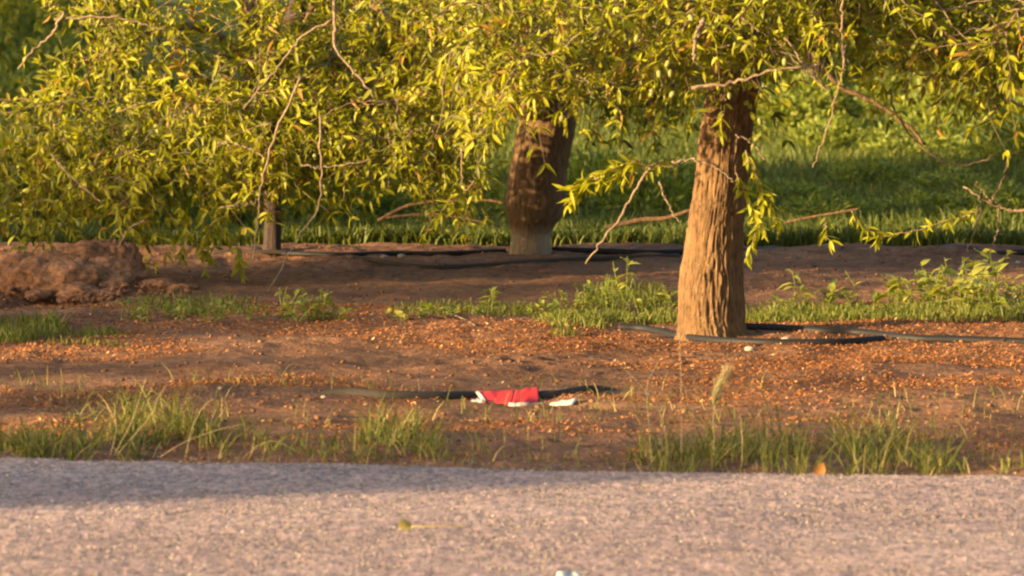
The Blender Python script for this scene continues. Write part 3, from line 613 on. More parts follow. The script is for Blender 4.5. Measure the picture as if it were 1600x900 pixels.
for q, (a, d, w, h, lab) in enumerate([(1485, 47, .50, .55, 'sunlit yellow-green bush on the far floor, below the long bare twig'), (1400, 52, .45, .45, 'bush on the far floor just left of the sunlit yellow-green bush'), (1590, 50, .6, .5, 'low bush at the right edge on the far floor'), (1300, 44, .4, .32, 'small bush on the far floor, first right of the sunlit trunk'), (1360, 39, .35, .22, 'low dark bush in the shaded grass, left of the hanging spray'), (1500, 38, .4, .2, 'low dark bush in the shaded grass under the forked bare twig'),
                                       (1225, 36, .38, .22, 'low shaded bush directly right of the sunlit trunk, behind the hose'), (1290, 34.5, .36, .2, 'low shaded bush near the raised hose, second right of the sunlit trunk'), (1430, 35, .45, .2, 'low shaded bush behind the hanging spray'), (1560, 35, .45, .24, 'low shaded bush at the right end behind the raised hose'), (1610, 42, .6, .4, 'shaded bush cut by the right edge below the forked twig'), (1440, 43, .5, .34, 'mid-height bush in the middle of the right opening'), (1250, 48, .6, .5, 'bush close behind the hanging leaves right of the sunlit trunk'), (1530, 58, .9, .8, 'large bush far back under the long pale twig'), (1330, 62, 1.0, .9, 'large dark bush far back between the leaves and the arching twig'),
                                       (60, 34.5, .5, .55, 'brush behind the hanging leaves above the dirt mound'), (200, 34, .55, .6, 'brush behind the hanging leaves just right of the dirt mound'), (330, 34.8, .5, .55, 'brush behind the hanging leaves left of the slender trunk'), (520, 34.4, .55, .45, 'brush behind the hanging leaves right of the slender trunk'), (640, 35.2, .5, .42, 'brush behind the reddish sticks'), (740, 34.2, .4, .36, 'brush just left of the dark bottle-shaped trunk'), (930, 35.5, .5, .42, 'brush just right of the dark bottle-shaped trunk'), (1030, 35, .45, .38, 'brush behind the reddish fallen limb'),
                                       (40, 66, 1.2, .9, 'dark bush in the opening at the upper left corner'), (105, 58, .8, .6, 'dark bush in the upper left opening, nearest the leaves'), (15, 52, .6, .45, 'low dark bush at the left edge of the upper left opening'), (70, 84, 1.6, 1.6, 'tall dark thicket farthest back in the upper left opening'), (20, 105, 2.2, 2.2, 'dark mass of bushes behind everything at the top left'), (1500, 84, 1.6, 1.4, 'dark thicket far back at the top right'), (1620, 76, 1.3, 1.2, 'dark thicket far back at the right edge'), (1380, 92, 1.8, 1.6, 'dark thicket far back, above the small bush')]):
    x = (a - 800) / FPX * d; o = empty('bush', (x, d, float(gz(x, d)) - .02), lab, 'bush', 'bushes on the orchard floor'); o.scale = (w, w, h / .8); o.rotation_euler.z = q * 1.3
    for nm, me in zip(('foliage', 'stems'), SH[q % 3]): link(nm, me, o)['kind'] = 'stuff'
# ---- unseen trees added on the other side of the road, whose tops throw the long evening shade on the soil
def across(q, dist, elev, width, k, label, w2=None):
    """an added, unseen shade tree that stands `dist` metres up the sun's path from the frame, its top `elev` degrees high from there"""
    ca, sa = math.cos(SUN_AZ), math.sin(SUN_AZ)
    p = q * sa / ca - dist; x, y = p * ca - q * sa, p * sa + q * ca
    h = dist * math.tan(R(elev)) + .2; o = far_tree(x, y, k, q * 2.1, 1, label, 'unseen trees added to cast shade')
    wd = width / (3.9 if k == 3 else 4.0); o.scale = (wd, wd, h / (3.4 if k == 3 else 3.55))
for q, dist, elev, width in ((17.38, 33, 10.9, 1.6), (18.45, 38, 10.05, 1.0), (20.3, 40, 10.3, 1.1), (21.65, 38, 10.15, .6), (23.8, 36, 10.25, 1.7), (25.5, 33, 10.6, 2.0), (27.0, 36, 10.6, 1.6), (29.7, 36, 10.5, 1.6), (31.3, 36, 12.4, 2.8), (33.2, 36, 13.2, 3.2), (35.2, 38, 12.6, 2.8)):
    for dd, de in ((0, 0), (4.2, -.1)): across(q + dd * .06, dist + dd, elev + de, width, 3, 'unseen level-topped tree across the road, added to shade the soil')
for q, dist in ((47.5, 31), (51, 30), (55, 32), (59, 30), (63, 33), (68, 30), (73, 34), (79, 30), (86, 34), (94, 34)):  # unseen tall trees added beyond the left edge to shade the far floor
    across(q, dist, 13.5, 5.4 if q < 60 else 8.0, int(q) % 3, 'unseen tree beyond the left edge, added to shade the far floor')

# ------------------------------------------------------------------ irrigation hoses
def lift_end(n): t = np.linspace(0, 1, n); return -(np.clip(1 - t / .18, 0, 1) ** 2 + np.clip(1 - (1 - t) / .18, 0, 1) ** 2)
def hose(pts, r, label, mat=M_HOSE, lift=None, bury=0):
    c = np.array([G(a, b) for a, b in pts]); n = 90
    c = catmull(c, n); g = np.array([float(gz(p[0], p[1])) for p in c]); c[:, 2] = lift_end(n) * 2.2 * r * bury + np.maximum(np.convolve(np.pad(g, 12, 'edge'), np.ones(25) / 25, 'valid'), g - r * .9) + r * (0.45 if lift is None else lift)
    V, FL = tubes(c, np.full(n, r), 12, True); b = c[0]
    o = link('irrigation_hose', mk_mesh('irrigation_hose', V - b, FL, mat, smooth=True)); o.location = b
    return tag(o, label, 'hose', 'black irrigation hoses along the tree rows')
hose([(205, 386), (300, 385), (400, 388), (520, 400), (620, 402), (700, 396), (790, 394)], .014, 'black irrigation hose along the soil edge from the dirt mound to the dark trunk')
hose([(330, 394), (400, 398), (520, 410), (640, 417), (720, 420), (800, 411), (900, 405), (1060, 402)], .013, 'dusty irrigation hose lower on the soil, passing below the dark bottle-shaped trunk', mat=M_HOSE_DUST)
hose([(862, 390), (930, 393), (1000, 396), (1070, 398), (1140, 396), (1200, 388), (1290, 380), (1400, 384), (1500, 389), (1620, 397)], .016, 'black irrigation hose rising behind the sunlit trunk to the right edge')
hose([(968, 514), (1010, 519), (1060, 527), (1120, 536), (1200, 541), (1300, 539), (1380, 533)], .019, 'black irrigation hose running in front of the sunlit trunk base')
hose([(1150, 513), (1200, 515), (1280, 519), (1340, 524), (1420, 530), (1500, 533), (1620, 537)], .019, 'black irrigation hose leaving the sunlit trunk base towards the right edge')
hose([(470, 612), (540, 616), (600, 618), (680, 622), (760, 624), (860, 622), (920, 614), (990, 607)], .024, 'half buried black irrigation hose behind the red carton', lift=.2, bury=1, mat=M_HOSE_DUST)

# ------------------------------------------------------------------ dirt mound, stones, clods
def rock(name, p, sx, sy, sz, mat, seed, amp=.35, sub=3, sink=.3, fr=1.6):
    V, F = ico(sub); n = fbm(V[:, 0] * fr + seed, V[:, 1] * fr, V[:, 2] * fr, s=seed, o=4) - .5; n2 = np.abs(fbm(V[:, 0] * 4 + seed, V[:, 1] * 4, V[:, 2] * 4, s=seed + 5, o=3) - .5)
    V = V * (1 + amp * 2 * n - amp * n2 + (0 if sub < 4 else .5) * amp * (fbm(V[:, 0] * 9 + seed, V[:, 1] * 9, V[:, 2] * 9, s=seed + 8, o=3) - .5))[:, None] * np.array([sx, sy, sz]); o = link(name, mk_mesh(name, V, [F], mat, smooth=True)); o.location = (p[0], p[1], p[2] + sz * (1 - 2 * sink) * .5); return o
mp = G(110, 462)
mound = empty('dirt_mound', tuple(mp), 'lumpy heap of brown clods at the left end of the soil bank', 'dirt mound')
for q, (a, b, w, h) in enumerate([(60, 440, 62, 40), (110, 446, 70, 46), (165, 440, 66, 44), (185, 418, 40, 46), (90, 418, 60, 30), (140, 414, 66, 40), (35, 420, 44, 26), (125, 460, 40, 20), (205, 440, 40, 20), (245, 446, 36, 12), (285, 450, 30, 8), (60, 462, 24, 10), (165, 462, 26, 12)]):
    d = mp[1] + .35 - (b - 440) * .012; s = d / FPX
    p = P(a, b, d)
    o = rock('clod', p, w * s * .95, w * s * .8, h * s * .95, M_CLOD, 100 + q, .36, 5, .5); o.parent = mound; o.location = Vector(o.location) - Vector(mp)
n = 380; a = rng.random(n) * 6.283; rr = rng.random(n) ** .6; X = mp[0] + np.cos(a) * rr * .62; Y = mp[1] + .05 + np.sin(a) * rr * .5; CV_, CF_ = ico(1); sz = .005 + .022 * rng.random(n) ** 3
V = CV_[None] * (1 + .3 * rng.normal(size=(n, len(CV_), 1))) * sz[:, None, None] * np.array([1, .9, .7]) + np.stack([X, Y, gz(X, Y) + sz * .3 + .10 * np.clip(1 - rr, 0, 1) * rng.random(n)], -1)[:, None] - np.array(mp)
o = link('crumbs', mk_mesh('crumbs', V.reshape(-1, 3), [(CF_[None] + (np.arange(n) * len(CV_))[:, None, None]).reshape(-1, 3)], M_CLOD), mound); o['kind'] = 'stuff'
for q, (a, b, w, lab) in enumerate([(345, 608, 6, 'small pale stone on bare soil left of the half buried hose'), (506, 623, 6, 'round pale stone in front of the half buried hose'), (1228, 533, 10, 'flat pale stone lying against the hose right of the sunlit trunk'), (1172, 546, 9, 'grey stone just right of the foot of the sunlit trunk'),
                                    (1254, 384, 5, 'whitish pebble under the raised hose behind the right weeds'), (600, 404, 7, 'pale stone among others between the two back hoses'), (627, 403, 7, 'grey lump of stone between the two back hoses, nearer the dark trunk'), (125, 476, 5, 'tiny white pebble below the dirt mound'), (988, 388, 4, 'white speck of stone on the hose right of the dark trunk'), (1590, 411, 5, 'pale pebble on the soil by the right edge')]):
    p = G(a, b); s = p[1] / FPX; tag(rock('stone', p, w * s, w * s * .8, w * s * .55, M_STONE, 200 + q, .3, 2, .25), lab, 'stone')

# ------------------------------------------------------------------ the red carton and scraps
cp_ = G(790, 632); dC = cp_[1]
carton = empty('crushed_carton', tuple(cp_), 'crushed bright red carton lying on the bare soil', 'carton')
def slab(name, quad, th, mat, parent, cr=.004, nu=14, nv=6, seed=0):
    q = [np.asarray(a, float) for a in quad]; nrm = norm(np.cross(q[1] - q[0], q[3] - q[0]))
    u, v = np.meshgrid(np.linspace(0, 1, nu), np.linspace(0, 1, nv)); u, v = u[..., None], v[..., None]
    S0 = (q[0] * (1 - u) + q[1] * u) * (1 - v) + (q[3] * (1 - u) + q[2] * u) * v
    S0 = S0 + nrm * ((fbm(u[..., 0] * 4 + seed, v[..., 0] * 3, s=seed, o=2) - .5) * cr * 2 * np.sin(math.pi * np.clip(u[..., 0], .0, 1)) ** .5)[..., None]
    V = np.concatenate([S0.reshape(-1, 3), (S0 - nrm * th).reshape(-1, 3)]); i = (np.arange(nv - 1)[:, None] * nu + np.arange(nu - 1)[None]).ravel(); n = nu * nv
    F = [np.stack([i, i + 1, i + nu + 1, i + nu], -1), np.stack([i + nu, i + nu + 1, i + 1, i], -1) + n]
    rim = list(range(nu)) + [nu * k + nu - 1 for k in range(1, nv)] + [nu * (nv - 1) + k for k in range(nu - 2, -1, -1)] + [nu * k for k in range(nv - 2, 0, -1)]
    F.append(np.array([[rim[k], rim[k - 1], rim[k - 1] + n, rim[k] + n] for k in range(len(rim))]))
    b = np.zeros(3) if parent is None else np.array(parent.location)
    return link(name, mk_mesh(name, V - b, F, mat, smooth=False), parent)
dd = dC
slab('front_panel', [P(760, 629, dd), P(800, 632, dd - .02), P(806, 609, dd + .13), P(744, 611, dd + .10)], .004, M_RED, carton, .008, seed=3)
slab('side_panel', [P(800, 632, dd - .02), P(842, 627, dd + .06), P(841, 604, dd + .16), P(806, 609, dd + .13)], .004, M_RED, carton, .006, seed=5)
slab('torn_flap', [P(762, 637, dd - .05), P(800, 638, dd - .06), P(798, 632.5, dd - .022), P(762, 630, dd - .002)], .003, M_RED, carton, .01, seed=7)
slab('pale_sheet', [P(732, 639, dd - .07), P(850, 641, dd - .07), P(888, 632, dd + .02), P(745, 628, dd + .03)], .003, M_SCRAP, carton, .012, 18, 8, seed=9)
slab('white_edge', [P(757, 631, dd - .012), P(762, 629, dd - .012), P(748, 611, dd + .085), P(743, 612, dd + .085)], .003, M_WHITE, carton, .001, 6, 4)
for q, (pts, lab) in enumerate([([(727, 637), (752, 634), (756, 622), (738, 624)], 'torn white paper scrap at the left end of the red carton'), ([(748, 640), (768, 640), (772, 629), (750, 629)], 'curled white paper scrap in front of the left corner of the carton'),
                                ([(796, 638), (822, 637), (826, 628), (794, 628)], 'cream paper scrap under the front of the red carton'), ([(852, 637), (895, 632), (902, 620), (862, 629)], 'long white paper strip on the soil right of the carton')]):
    k = dd - .06; quad = [P(a, b, k - (.02 if i < 2 else -.06)) for i, (a, b) in enumerate(pts)]; ctr = np.mean(quad, 0)
    o = slab('paper_scrap', [v - ctr for v in quad], .003, M_WHITE, None, .008, 8, 5, 20 + q); o.location = ctr
    tag(o, lab, 'paper scrap', 'torn white paper by the red carton')

# ------------------------------------------------------------------ grass, litter, weeds
def blades(name, B, H, tint, w=.004, lean=.5, label=None, mat=M_GRASS, wind=None):
    n = len(B); az = rng.random(n) * 6.283; dr = np.stack([np.cos(az), np.sin(az), 0 * az], -1); sd = np.stack([-np.sin(az), np.cos(az), 0 * az], -1)
    az2 = rng.random(n) * 6.283; sd = np.stack([np.cos(az2), np.sin(az2), 0 * az], -1)
    ln = (lean * rng.random(n) * H)[:, None]; wv = (w * rng.uniform(.6, 1.4, n))[:, None]; up = np.array([0, 0, 1.])
    m1 = B + up * (H * .45)[:, None] + dr * ln * .3; m2 = B + up * (H * .8)[:, None] + dr * ln * .75; tp = B + up * H[:, None] * (1 - .35 * rng.random((n, 1)) * lean) + dr * ln * 1.35
    V = np.stack([B - sd * wv, B + sd * wv, m1 - sd * wv * .85, m1 + sd * wv * .85, m2 - sd * wv * .55, m2 + sd * wv * .55, tp], 1)
    b = (np.arange(n) * 7)[:, None, None]
    F = [(np.array([[0, 1, 3, 2], [2, 3, 5, 4]])[None] + b).reshape(-1, 4), (np.array([[4, 5, 6]])[None] + b).reshape(-1, 3)]
    o = link(name, mk_mesh(name, V.reshape(-1, 3), F, mat, np.repeat(np.clip(tint, 0, 1), 7)))
    return tag(o, label, 'grass', kind='stuff')
def drop(X, Y): return np.stack([X, Y, gz(X, Y) - .004], -1)
def pxgrid(lo, hi): return lo, hi
def patch(boxes, dens_seed=1):
    """boxes: (px0,px1,py0,py1,n,h) of ground; returns base points and heights"""
    Bs, Hs = [], []
    for a0, a1, b0, b1, n, h in boxes:
        pa = rng.uniform(a0, a1, n); pb = rng.uniform(b0, b1, n); d = 17062.0 / (pb + 158); X = (pa - 800) / FPX * d
        edge = np.minimum(np.minimum(pa - a0, a1 - pa) / (0.22 * (a1 - a0) + 1), 1)
        k = (rng.random(n) < .25 + edge) & (fbm(X * 5, d * 4, s=dens_seed, o=2) > .34)
        hh = h * (.35 + .65 * np.clip(edge[k] + .3, 0, 1)) * rng.uniform(.4, 1.15, k.sum()) * (.6 + .8 * fbm(X[k] * 4, d[k] * 3, s=dens_seed + 4, o=2))
        Bs.append(drop(X[k], d[k])); Hs.append(hh)
    return np.concatenate(Bs), np.concatenate(Hs)
# roadside grass
B, H = patch([(-60, 200, 697, 716, 800, .12), (0, 70, 690, 714, 500, .09), (150, 380, 690, 716, 800, .13), (160, 330, 660, 700, 700, .14), (370, 560, 690, 718, 450, .10), (540, 700, 690, 724, 420, .10), (560, 660, 660, 700, 400, .12), (980, 1120, 700, 738, 550, .14), (1080, 1300, 700, 742, 850, .16), (1290, 1460, 690, 744, 700, .15), (1430, 1500, 715, 746, 200, .1), (1560, 1640, 725, 748, 300, .08)], 61)
e = B[:, 1] - edge_y(B[:, 0]); k = (e > .03) & (fbm(B[:, 0] * 9, B[:, 1] * 6, s=66, o=2) > .46); B, H = B[k], H[k]
blades('roadside_grass', B, H * rng.uniform(.4, 1.35, len(B)), .62 + .22 * rng.normal(size=len(B)) + .35 * (rng.random(len(B)) < .14), 0.0026, 1.5, 'tufts of mixed green and straw grass along the crumbled road edge')
# sparse thin blades over the verge
n = 3600; X = rng.uniform(-2.6, 2.6, n); Y = 18.6 + 3.8 * rng.random(n) ** 1.8 - .2 * X; k = (Y - edge_y(X) > .04) & (fbm(X * 2, Y * 2, s=77, o=3) > .5)
blades('sparse_grass', drop(X[k], Y[k]), rng.uniform(.02, .10, k.sum()), .68 + .25 * rng.normal(size=k.sum()), .002, 1.0, 'thin scattered grass blades on the bare verge')
# short grass strip by the near row
B, H = patch([(835, 1075, 497, 516, 2600, .055), (850, 960, 508, 530, 900, .06), (1150, 1500, 482, 512, 5200, .06), (1480, 1640, 480, 512, 1500, .08), (-40, 110, 512, 546, 1500, .075), (90, 200, 522, 545, 800, .05), (190, 420, 470, 505, 900, .06), (600, 860, 478, 502, 900, .05), (900, 1060, 455, 492, 900, .09)], 63)
blades('orchard_strip_grass', B, H, .55 + .15 * rng.normal(size=len(B)), .003, .7, 'short bright grass strip along the foot of the near tree row')
# floor of the orchard behind
n = 130000; u = rng.random(n); Y = 31.05 + 30 * u ** 1.7; X = rng.uniform(-1, 1, n) * (Y * .0975 + .5)
k = (fbm(X * 1.2, Y * .9, s=81, o=3) > .30); X, Y = X[k], Y[k]
blades('orchard_floor_grass', drop(X, Y), rng.uniform(.04, .15, len(X)) * (.6 + .8 * fbm(X * .8, Y * .5, s=85, o=2)), .34 + .16 * rng.normal(size=len(X)), .005, .8, 'thick green grass covering the orchard floor behind the soil bank')

# dry leaf litter and small clods
n = 280000; Y = rng.uniform(19.4, 26.9, n); X = rng.uniform(-2.9, 2.9, n)
dn = fbm(X * 1.1, Y * 1.6, s=91, o=3); k = (Y - edge_y(X) > .15) & (rng.random(n) < sstep(.36, .6, dn) ** 1.3); X, Y = X[k], Y[k]; n = len(X)
z = gz(X, Y); az = rng.random(n) * 6.283; sz = .0025 + .0085 * rng.random(n) ** 2.5; tilt = rng.uniform(-.4, .6, n)
U = np.stack([np.cos(az), np.sin(az), tilt], -1); U = norm(U); N = norm(np.stack([rng.normal(size=n) * .5, rng.normal(size=n) * .5, np.ones(n)], -1)); Sd = norm(np.cross(N, U)); C0 = np.stack([X, Y, z + .004], -1)
V = np.stack([C0, C0 + U * sz[:, None] * .9 + Sd * sz[:, None] * .45, C0 + U * (2 * sz)[:, None] + np.array([0, 0, .3]) * sz[:, None], C0 + U * sz[:, None] * .9 - Sd * sz[:, None] * .45], 1)
b = (np.arange(n) * 4)[:, None]
tag(link('leaf_litter', mk_mesh('leaf_litter', V.reshape(-1, 3), [np.concatenate([np.array([[0, 1, 2]]) + b, np.array([[0, 2, 3]]) + b])], M_LITTER, np.repeat(np.clip(.5 + .22 * rng.normal(size=n), 0, 1), 4))), 'rusty dry leaf litter scattered over the soil', 'leaf litter', kind='stuff')
CV, CF = ico(1)
n = 6000; Y = rng.uniform(19.5, 31.2, n); X = rng.uniform(-3, 3, n) * (Y / 27); k = Y - edge_y(X) > .15; X, Y = X[k], Y[k]; n = len(X)
s = .002 + .011 * rng.random(n) ** 4; V = CV[None] * (1 + .3 * rng.normal(size=(n, len(CV), 1))) * s[:, None, None] * np.array([1, .9, .65]); V = V + np.stack([X, Y, gz(X, Y) + s * .3], -1)[:, None]
tag(link('soil_clods', mk_mesh('soil_clods', V.reshape(-1, 3), [(CF[None] + (np.arange(n) * len(CV))[:, None, None]).reshape(-1, 3)], M_CLOD)), 'small brown clods and grit strewn over the soil', 'soil', kind='stuff')

# loose chippings on the road and spilt over its edge
n = 70000; X = rng.uniform(-2.3, 2.3, n); u = rng.random(n); t = np.where(rng.random(n) < .9, .02 + 3.4 * u, -.28 * u ** 2); Y = edge_y(X) + .03 - t; s = .0026 + .0046 * rng.random(n) ** 2
PV = np.array([[1, 0, 0], [.2, .95, .05], [-.9, .35, 0], [-.5, -.85, 0], [.6, -.7, .05], [0, 0, .62]]); PF = np.array([[0, 1, 5], [1, 2, 5], [2, 3, 5], [3, 4, 5], [4, 0, 5]])
a = rng.random(n) * 6.283; ca, sa = np.cos(a)[:, None], np.sin(a)[:, None]; q = PV[None] * (1 + .25 * rng.normal(size=(n, 6, 1))) * s[:, None, None]
V = np.stack([q[..., 0] * ca - q[..., 1] * sa, q[..., 0] * sa + q[..., 1] * ca, q[..., 2]], -1) + np.stack([X, Y, np.where(t > .04, .012 + .03 * (fbm(X * .8, Y * .8, s=45, o=2) - .5), gz(X, Y)) - .001], -1)[:, None]
tag(link('road_chippings', mk_mesh('road_chippings', V.reshape(-1, 3), [(PF[None] + (np.arange(n) * 6)[:, None, None]).reshape(-1, 3)], M_CHIP, np.repeat(rng.random(n), 6))), 'loose pale and dark stone chippings on the worn road', 'chippings', kind='stuff')

# broad-leaved weeds
WL = []
wt = np.array([0, .2, .5, .8, 1.0])
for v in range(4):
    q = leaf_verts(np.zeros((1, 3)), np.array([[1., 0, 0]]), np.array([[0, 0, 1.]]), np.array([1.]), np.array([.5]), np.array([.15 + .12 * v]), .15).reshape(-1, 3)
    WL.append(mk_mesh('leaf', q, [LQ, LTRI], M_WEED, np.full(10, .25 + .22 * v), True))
def weed(px, py, h, nl, ls, label, group=None, sp=.10, light=0):
    b = G(px, py); t = empty('weed_plant', tuple(b), label, 'weed', group)
    ns = 1 if h > .16 and nl < 14 else 3
    for s_ in range(ns):
        e = np.array([rng.normal() * sp * .5, rng.normal() * sp * .5, h * rng.uniform(.7, 1.0)]); c = catmull([[0, 0, -.01], e * .5 + rng.normal(size=3) * .012, e], 12)
        V, FL = tubes(c, np.linspace(.0035, .0016, 12), 5, True); link('stem', mk_mesh('stem', V, FL, M_WEED, np.full(len(V), .5), True), t)
        for q in range(max(3, nl // ns)):
            f = .15 + .85 * (q + rng.random()) / max(3, nl // ns); p = c[min(11, int(f * 11))]; az = q * 2.4 + rng.random() * 1.5; el = rng.uniform(-.1, .9)
            u = np.array([math.cos(az) * math.cos(el), math.sin(az) * math.cos(el), math.sin(el)]); nn = norm(np.array([0, 0, 1.]) - u * u[2] + rng.normal(size=3) * .25); sd = norm(np.cross(nn, u)); nn = np.cross(u, sd); L = 1.35 * ls * rng.uniform(.6, 1.2)
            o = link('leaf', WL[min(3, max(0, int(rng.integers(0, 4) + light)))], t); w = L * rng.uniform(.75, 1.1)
            o.matrix_basis = Matrix(((u[0] * L, sd[0] * w, nn[0] * L, p[0]), (u[1] * L, sd[1] * w, nn[1] * L, p[1]), (u[2] * L, sd[2] * w, nn[2] * L, p[2]), (0, 0, 0, 1)))
    return t
weed(768, 491, .15, 12, .05, 'single upright yellow-green weed on the soil between the two trunks', light=1)
weed(505, 500, .15, 16, .045, 'tallest leafy weed of the clump left of centre on the soil', light=0)
for a, b, h in ((440, 500, .10), (465, 502, .12), (485, 501, .10), (530, 500, .07)): weed(a, b, h, 14, .042, 'low leafy weed in the clump left of centre on the soil', 'weeds in the left clump')
for a, b, h in ((630, 496, .06), (655, 497, .05), (690, 497, .04), (740, 492, .04)): weed(a, b, h, 10, .04, 'flat yellowish weed among the seedlings left of the single upright weed', 'small weeds by the upright weed', light=1)
weed(980, 478, .26, 14, .06, 'tall pale weed with forked tips just left of the sunlit trunk', light=1)
for a, b, h in ((1008, 486, .13), (1030, 484, .10), (960, 484, .12), (1045, 480, .09)): weed(a, b, h, 12, .05, 'leafy weed close beside the tall pale weed left of the sunlit trunk', 'weeds beside the tall pale weed')
for a, b, h in ((825, 492, .06), (850, 490, .07), (905, 488, .08), (930, 470, .10)): weed(a, b, h, 12, .04, 'small green weed on the soil below the dark bottle-shaped trunk', 'small weeds below the dark trunk')
weed(1238, 483, .19, 10, .055, 'upright weed with pale cream top leaves, first right of the sunlit trunk', light=2)
for a, b, h in ((1215, 484, .06), (1262, 482, .11), (1290, 480, .12), (1305, 482, .07)): weed(a, b, h, 14, .045, 'green weed beside the cream-topped weed', 'weeds beside the cream-topped weed')
weed(1338, 478, .18, 5, .03, 'thin nearly leafless stalk between two weed clumps', light=0)
for a, b, h in ((1335, 480, .07), (1355, 480, .08), (1385, 480, .09)): weed(a, b, h, 14, .05, 'low golden weed behind the bright grass strip', 'low golden weeds', light=1)
for a, b, h in ((1408, 470, .15), (1420, 482, .16), (1440, 480, .20), (1455, 470, .2), (1545, 478, .24), (1535, 490, .2), (1465, 485, .18), (1590, 482, .14), (1575, 490, .12)): weed(a, b, h, 18, .055, 'dense leafy weed in the thicket by the right edge', 'weeds in the right thicket')
weed(1485, 488, .24, 20, .075, 'broad-leaved weed with large pale leaves in the right thicket', light=1)
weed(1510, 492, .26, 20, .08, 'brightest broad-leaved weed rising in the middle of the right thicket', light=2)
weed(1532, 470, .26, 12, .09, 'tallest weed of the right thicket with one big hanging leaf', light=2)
weed(1555, 500, .20, 14, .065, 'leaning yellow-green weed at the right end of the thicket', light=1)
weed(1555, 430, .14, 7, .07, 'bright weed tip standing behind the thicket near the hose', light=2)
weed(110, 655, .03, 6, .014, 'tiny yellow weed left on the shaded verge', light=2)
weed(205, 628, .04, 6, .014, 'little yellow flowered weed on the verge behind the grass', light=2)
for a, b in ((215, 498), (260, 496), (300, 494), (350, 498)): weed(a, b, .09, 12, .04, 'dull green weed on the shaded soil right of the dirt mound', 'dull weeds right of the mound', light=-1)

for a, b, h in ((200, 500, .07), (232, 503, .08), (285, 500, .10), (330, 502, .08), (385, 500, .07)): weed(a, b, h, 12, .03, 'small dull weed in the grassy patch right of the dirt mound', 'small weeds right of the mound')
for a, b, h in ((452, 496, .14), (495, 498, .16), (515, 497, .10)): weed(a, b, h, 16, .035, 'fine-leaved weed in the clump left of centre on the soil', 'fine-leaved weeds in the left clump', light=1)
for a, b, h in ((815, 488, .05), (842, 487, .08), (868, 486, .09), (888, 482, .10), (915, 478, .13), (940, 476, .15), (955, 480, .17)): weed(a, b, h, 14, .032, 'fine-leaved green weed in the drift left of the sunlit trunk', 'fine-leaved weeds left of the sunlit trunk')
for a, b, h in ((1405, 486, .13), (1430, 484, .17), (1452, 480, .20), (1475, 478, .22), (1500, 480, .26), (1522, 484, .24), (1545, 486, .22), (1570, 488, .17), (1592, 486, .18)): weed(a, b, h, 20, .036, 'fine-leaved yellow-green weed in the thicket by the right edge', 'fine-leaved weeds in the right thicket', light=1)
# single stalks
def stalk(pts, d, r, label, group=None, head=None):
    b = P(*pts[0], d); b[2] = float(gz(b[0], b[1])); t = empty('grass_stalk', tuple(b), label, 'grass stalk', group)
    c = catmull(PT(pts, d), 20); V, FL = tubes(c, np.linspace(r, r * .5, 20), 5, True); link('stem', mk_mesh('stem', V - b, FL, M_STRAW, smooth=True), t)
    if head:
        hc = catmull(PT(head, d), 16); rr = .011 * np.sin(np.linspace(.25, 3.1, 16)) ** .7; V, FL = tubes(hc, rr, 10, True)
        V = V + rng.normal(size=V.shape) * .0012; link('seed_head', mk_mesh('seed_head', V - b, FL, M_HEAD, smooth=True), t)
        n = 320; k = rng.integers(1, 15, n); p = hc[k]; ax = norm(hc[-1] - hc[0]); q = norm(ax * .9 + rng.normal(size=(n, 3)) * .5)
        V, FL = tubes(p[:, None] + q[:, None] * (np.linspace(0, .036, 3))[None, :, None], np.tile([.0009, .0006, .0003], (n, 1)), 3); tag(link('bristles', mk_mesh('bristles', V - b, FL, M_STRAW), t), kind='stuff')
    return t
dg = float(edge_y(.7)) + .3
stalk([(1112, 735), (1116, 690), (1114, 660), (1116, 628)], dg, .0016, 'grass stalk topped by one thick green bristly seed head', head=[(1115, 632), (1119, 612), (1127, 595), (1138, 577)])
stalk([(1064, 735), (1065, 650), (1063, 560), (1061, 520)], dg, .0014, 'tall straight straw stalk crossing the sunlit trunk base')
stalk([(1040, 740), (1040, 680), (1020, 625), (962, 562)], dg, .0014, 'straw stalk leaning left near the right grass clump')
stalk([(1020, 735), (1012, 640), (1012, 600), (1030, 562)], dg, .0014, 'straw stalk bending right above the gap in the verge grass')
stalk([(1158, 740), (1160, 700), (1158, 660), (1156, 650)], dg, .0022, 'short stiff stalk in the right grass clump')
dl = float(edge_y(-1.4)) + .2
for pts, lab in (([(172, 712), (182, 672), (176, 645), (150, 628)], 'pale arching straw stalk, leftmost of the dry fan on the verge'), ([(178, 712), (205, 660), (222, 610), (228, 590)], 'straight straw stalk in the middle of the dry fan'), ([(182, 712), (235, 650), (245, 625), (262, 600)], 'thin straw stalk leaning right out of the dry fan'),
                 ([(290, 714), (300, 670), (315, 640), (335, 620)], 'lone straw stalk right of the dry fan'), ([(390, 716), (400, 698), (430, 690), (468, 708)], 'flattened pale grass stalk arching down to the road edge'), ([(250, 714), (290, 690), (340, 672), (380, 662)], 'long straw stalk lying low towards the right of the fan')):
    stalk(pts, dl, .0016, lab)

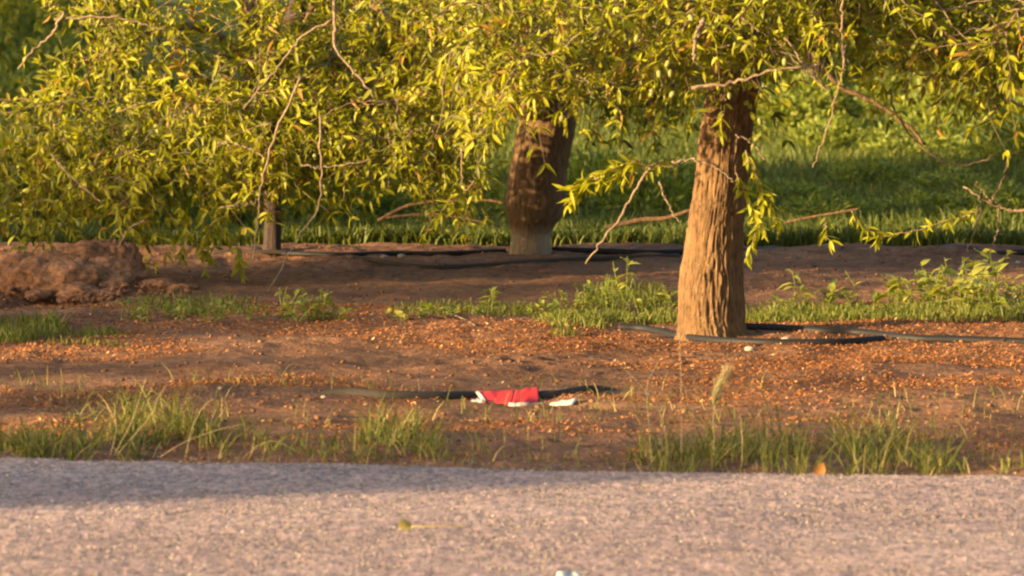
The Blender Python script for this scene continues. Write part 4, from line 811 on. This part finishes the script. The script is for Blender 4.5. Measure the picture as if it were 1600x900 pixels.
# small dropped things
def single_leaf(name, p, L, w, rot, mat, label, cat='leaf'):
    q = leaf_verts(np.zeros((1, 3)), np.array([[1., 0, 0]]), np.array([[0, 0, 1.]]), np.array([L]), np.array([w]), np.array([.35]), .3).reshape(-1, 3); V = np.vstack([q, q - [0, 0, .0012]])
    F4 = np.vstack([LQ, LQ[:, ::-1] + 10]); F3 = np.vstack([LTRI, LTRI[:, ::-1] + 10]); o = link(name, mk_mesh(name, V, [F4, F3], mat, smooth=True)); o.location = p; o.rotation_euler = rot; return tag(o, label, cat)
p = G(1275, 736, .01); p[1] = edge_y(p[0]) + .02; single_leaf('dry_leaf', p + np.array([-.012, 0, -.01]), .062, .045, (R(70), R(-70), R(10)), M_ORANGE, 'curled amber dead leaf standing at the road edge')
def on_road(px, py, z=.03):
    r = ray(px, py); return np.array([0, 0, CAM_H]) + r * ((z - CAM_H) / r[2])
p = on_road(622, 826); yl = empty('fallen_leaf', tuple(p), 'small yellow leaf with a long thin stalk fallen on the road', 'leaf')
q = leaf_verts(np.zeros((1, 3)), np.array([[1., 0, 0]]), np.array([[0, 0, 1.]]), np.array([.05]), np.array([.045]), np.array([.2]), .25).reshape(-1, 3)
o = link('blade', mk_mesh('blade', q, [LQ, LTRI], M_YELLOW, smooth=True), yl); o.rotation_euler = (R(50), R(-10), R(20)); o.location = (0, 0, .004)
V, FL = tubes(catmull([[.04, 0, .006], [.12, 0, .008], [.22, .02, .004]], 12), np.linspace(.002, .0015, 12), 5, True); link('stalk', mk_mesh('stalk', V, FL, M_YELLOW, smooth=True), yl)
p = on_road(885, 897, .028); o = slab('paper_scrap', [np.array(v) for v in ((-.030, -.05, -.012), (.03, -.04, -.012), (.045, .05, -.004), (-.025, .05, .002))], .002, M_WHITE, None, .012, 8, 6, 44); o.location = p; tag(o, 'crumpled white paper scrap lying alone on the road', 'paper scrap')
# sticks on the soil
def stick(pts, r, label, d=None, mat=M_TWIG, lift=.008, nm='fallen_stick'):
    c = np.array([G(a, b, lift) for a, b in pts]) if d is None else np.array(PT(pts, d)); b = c[0].copy(); c = catmull(c, 18); V, FL = tubes(c, np.linspace(r, r * .6, 18), 6, True); o = link(nm, mk_mesh(nm, V - b, FL, mat, smooth=True)); o.location = b; return tag(o, label, 'stick')
stick([(690, 489), (715, 497), (742, 509)], .006, 'pale fallen stick lying slanted on the soil between the trunks')
stick([(720, 661), (735, 660), (748, 661)], .004, 'short pale stick on the litter below the red carton')
stick([(345, 612), (352, 606), (360, 604)], .004, 'short white stick on bare soil left of the hose')
d = 32.6
stick([(945, 357), (1000, 344), (1040, 341), (1080, 328)], .018, 'thick reddish fallen limb in the grass between the trunks', d, M_BARK2)
stick([(1225, 348), (1280, 337), (1345, 326)], .010, 'thin bent branch lying in shaded grass right of the sunlit trunk', d, M_BARK2)
stick([(590, 345), (650, 318), (750, 313), (790, 318)], .012, 'reddish brush stick left of the dark trunk, upper of the two', d, M_BARK)
stick([(600, 340), (680, 335), (770, 350)], .010, 'reddish brush stick left of the dark trunk, lower of the two', d, M_BARK)
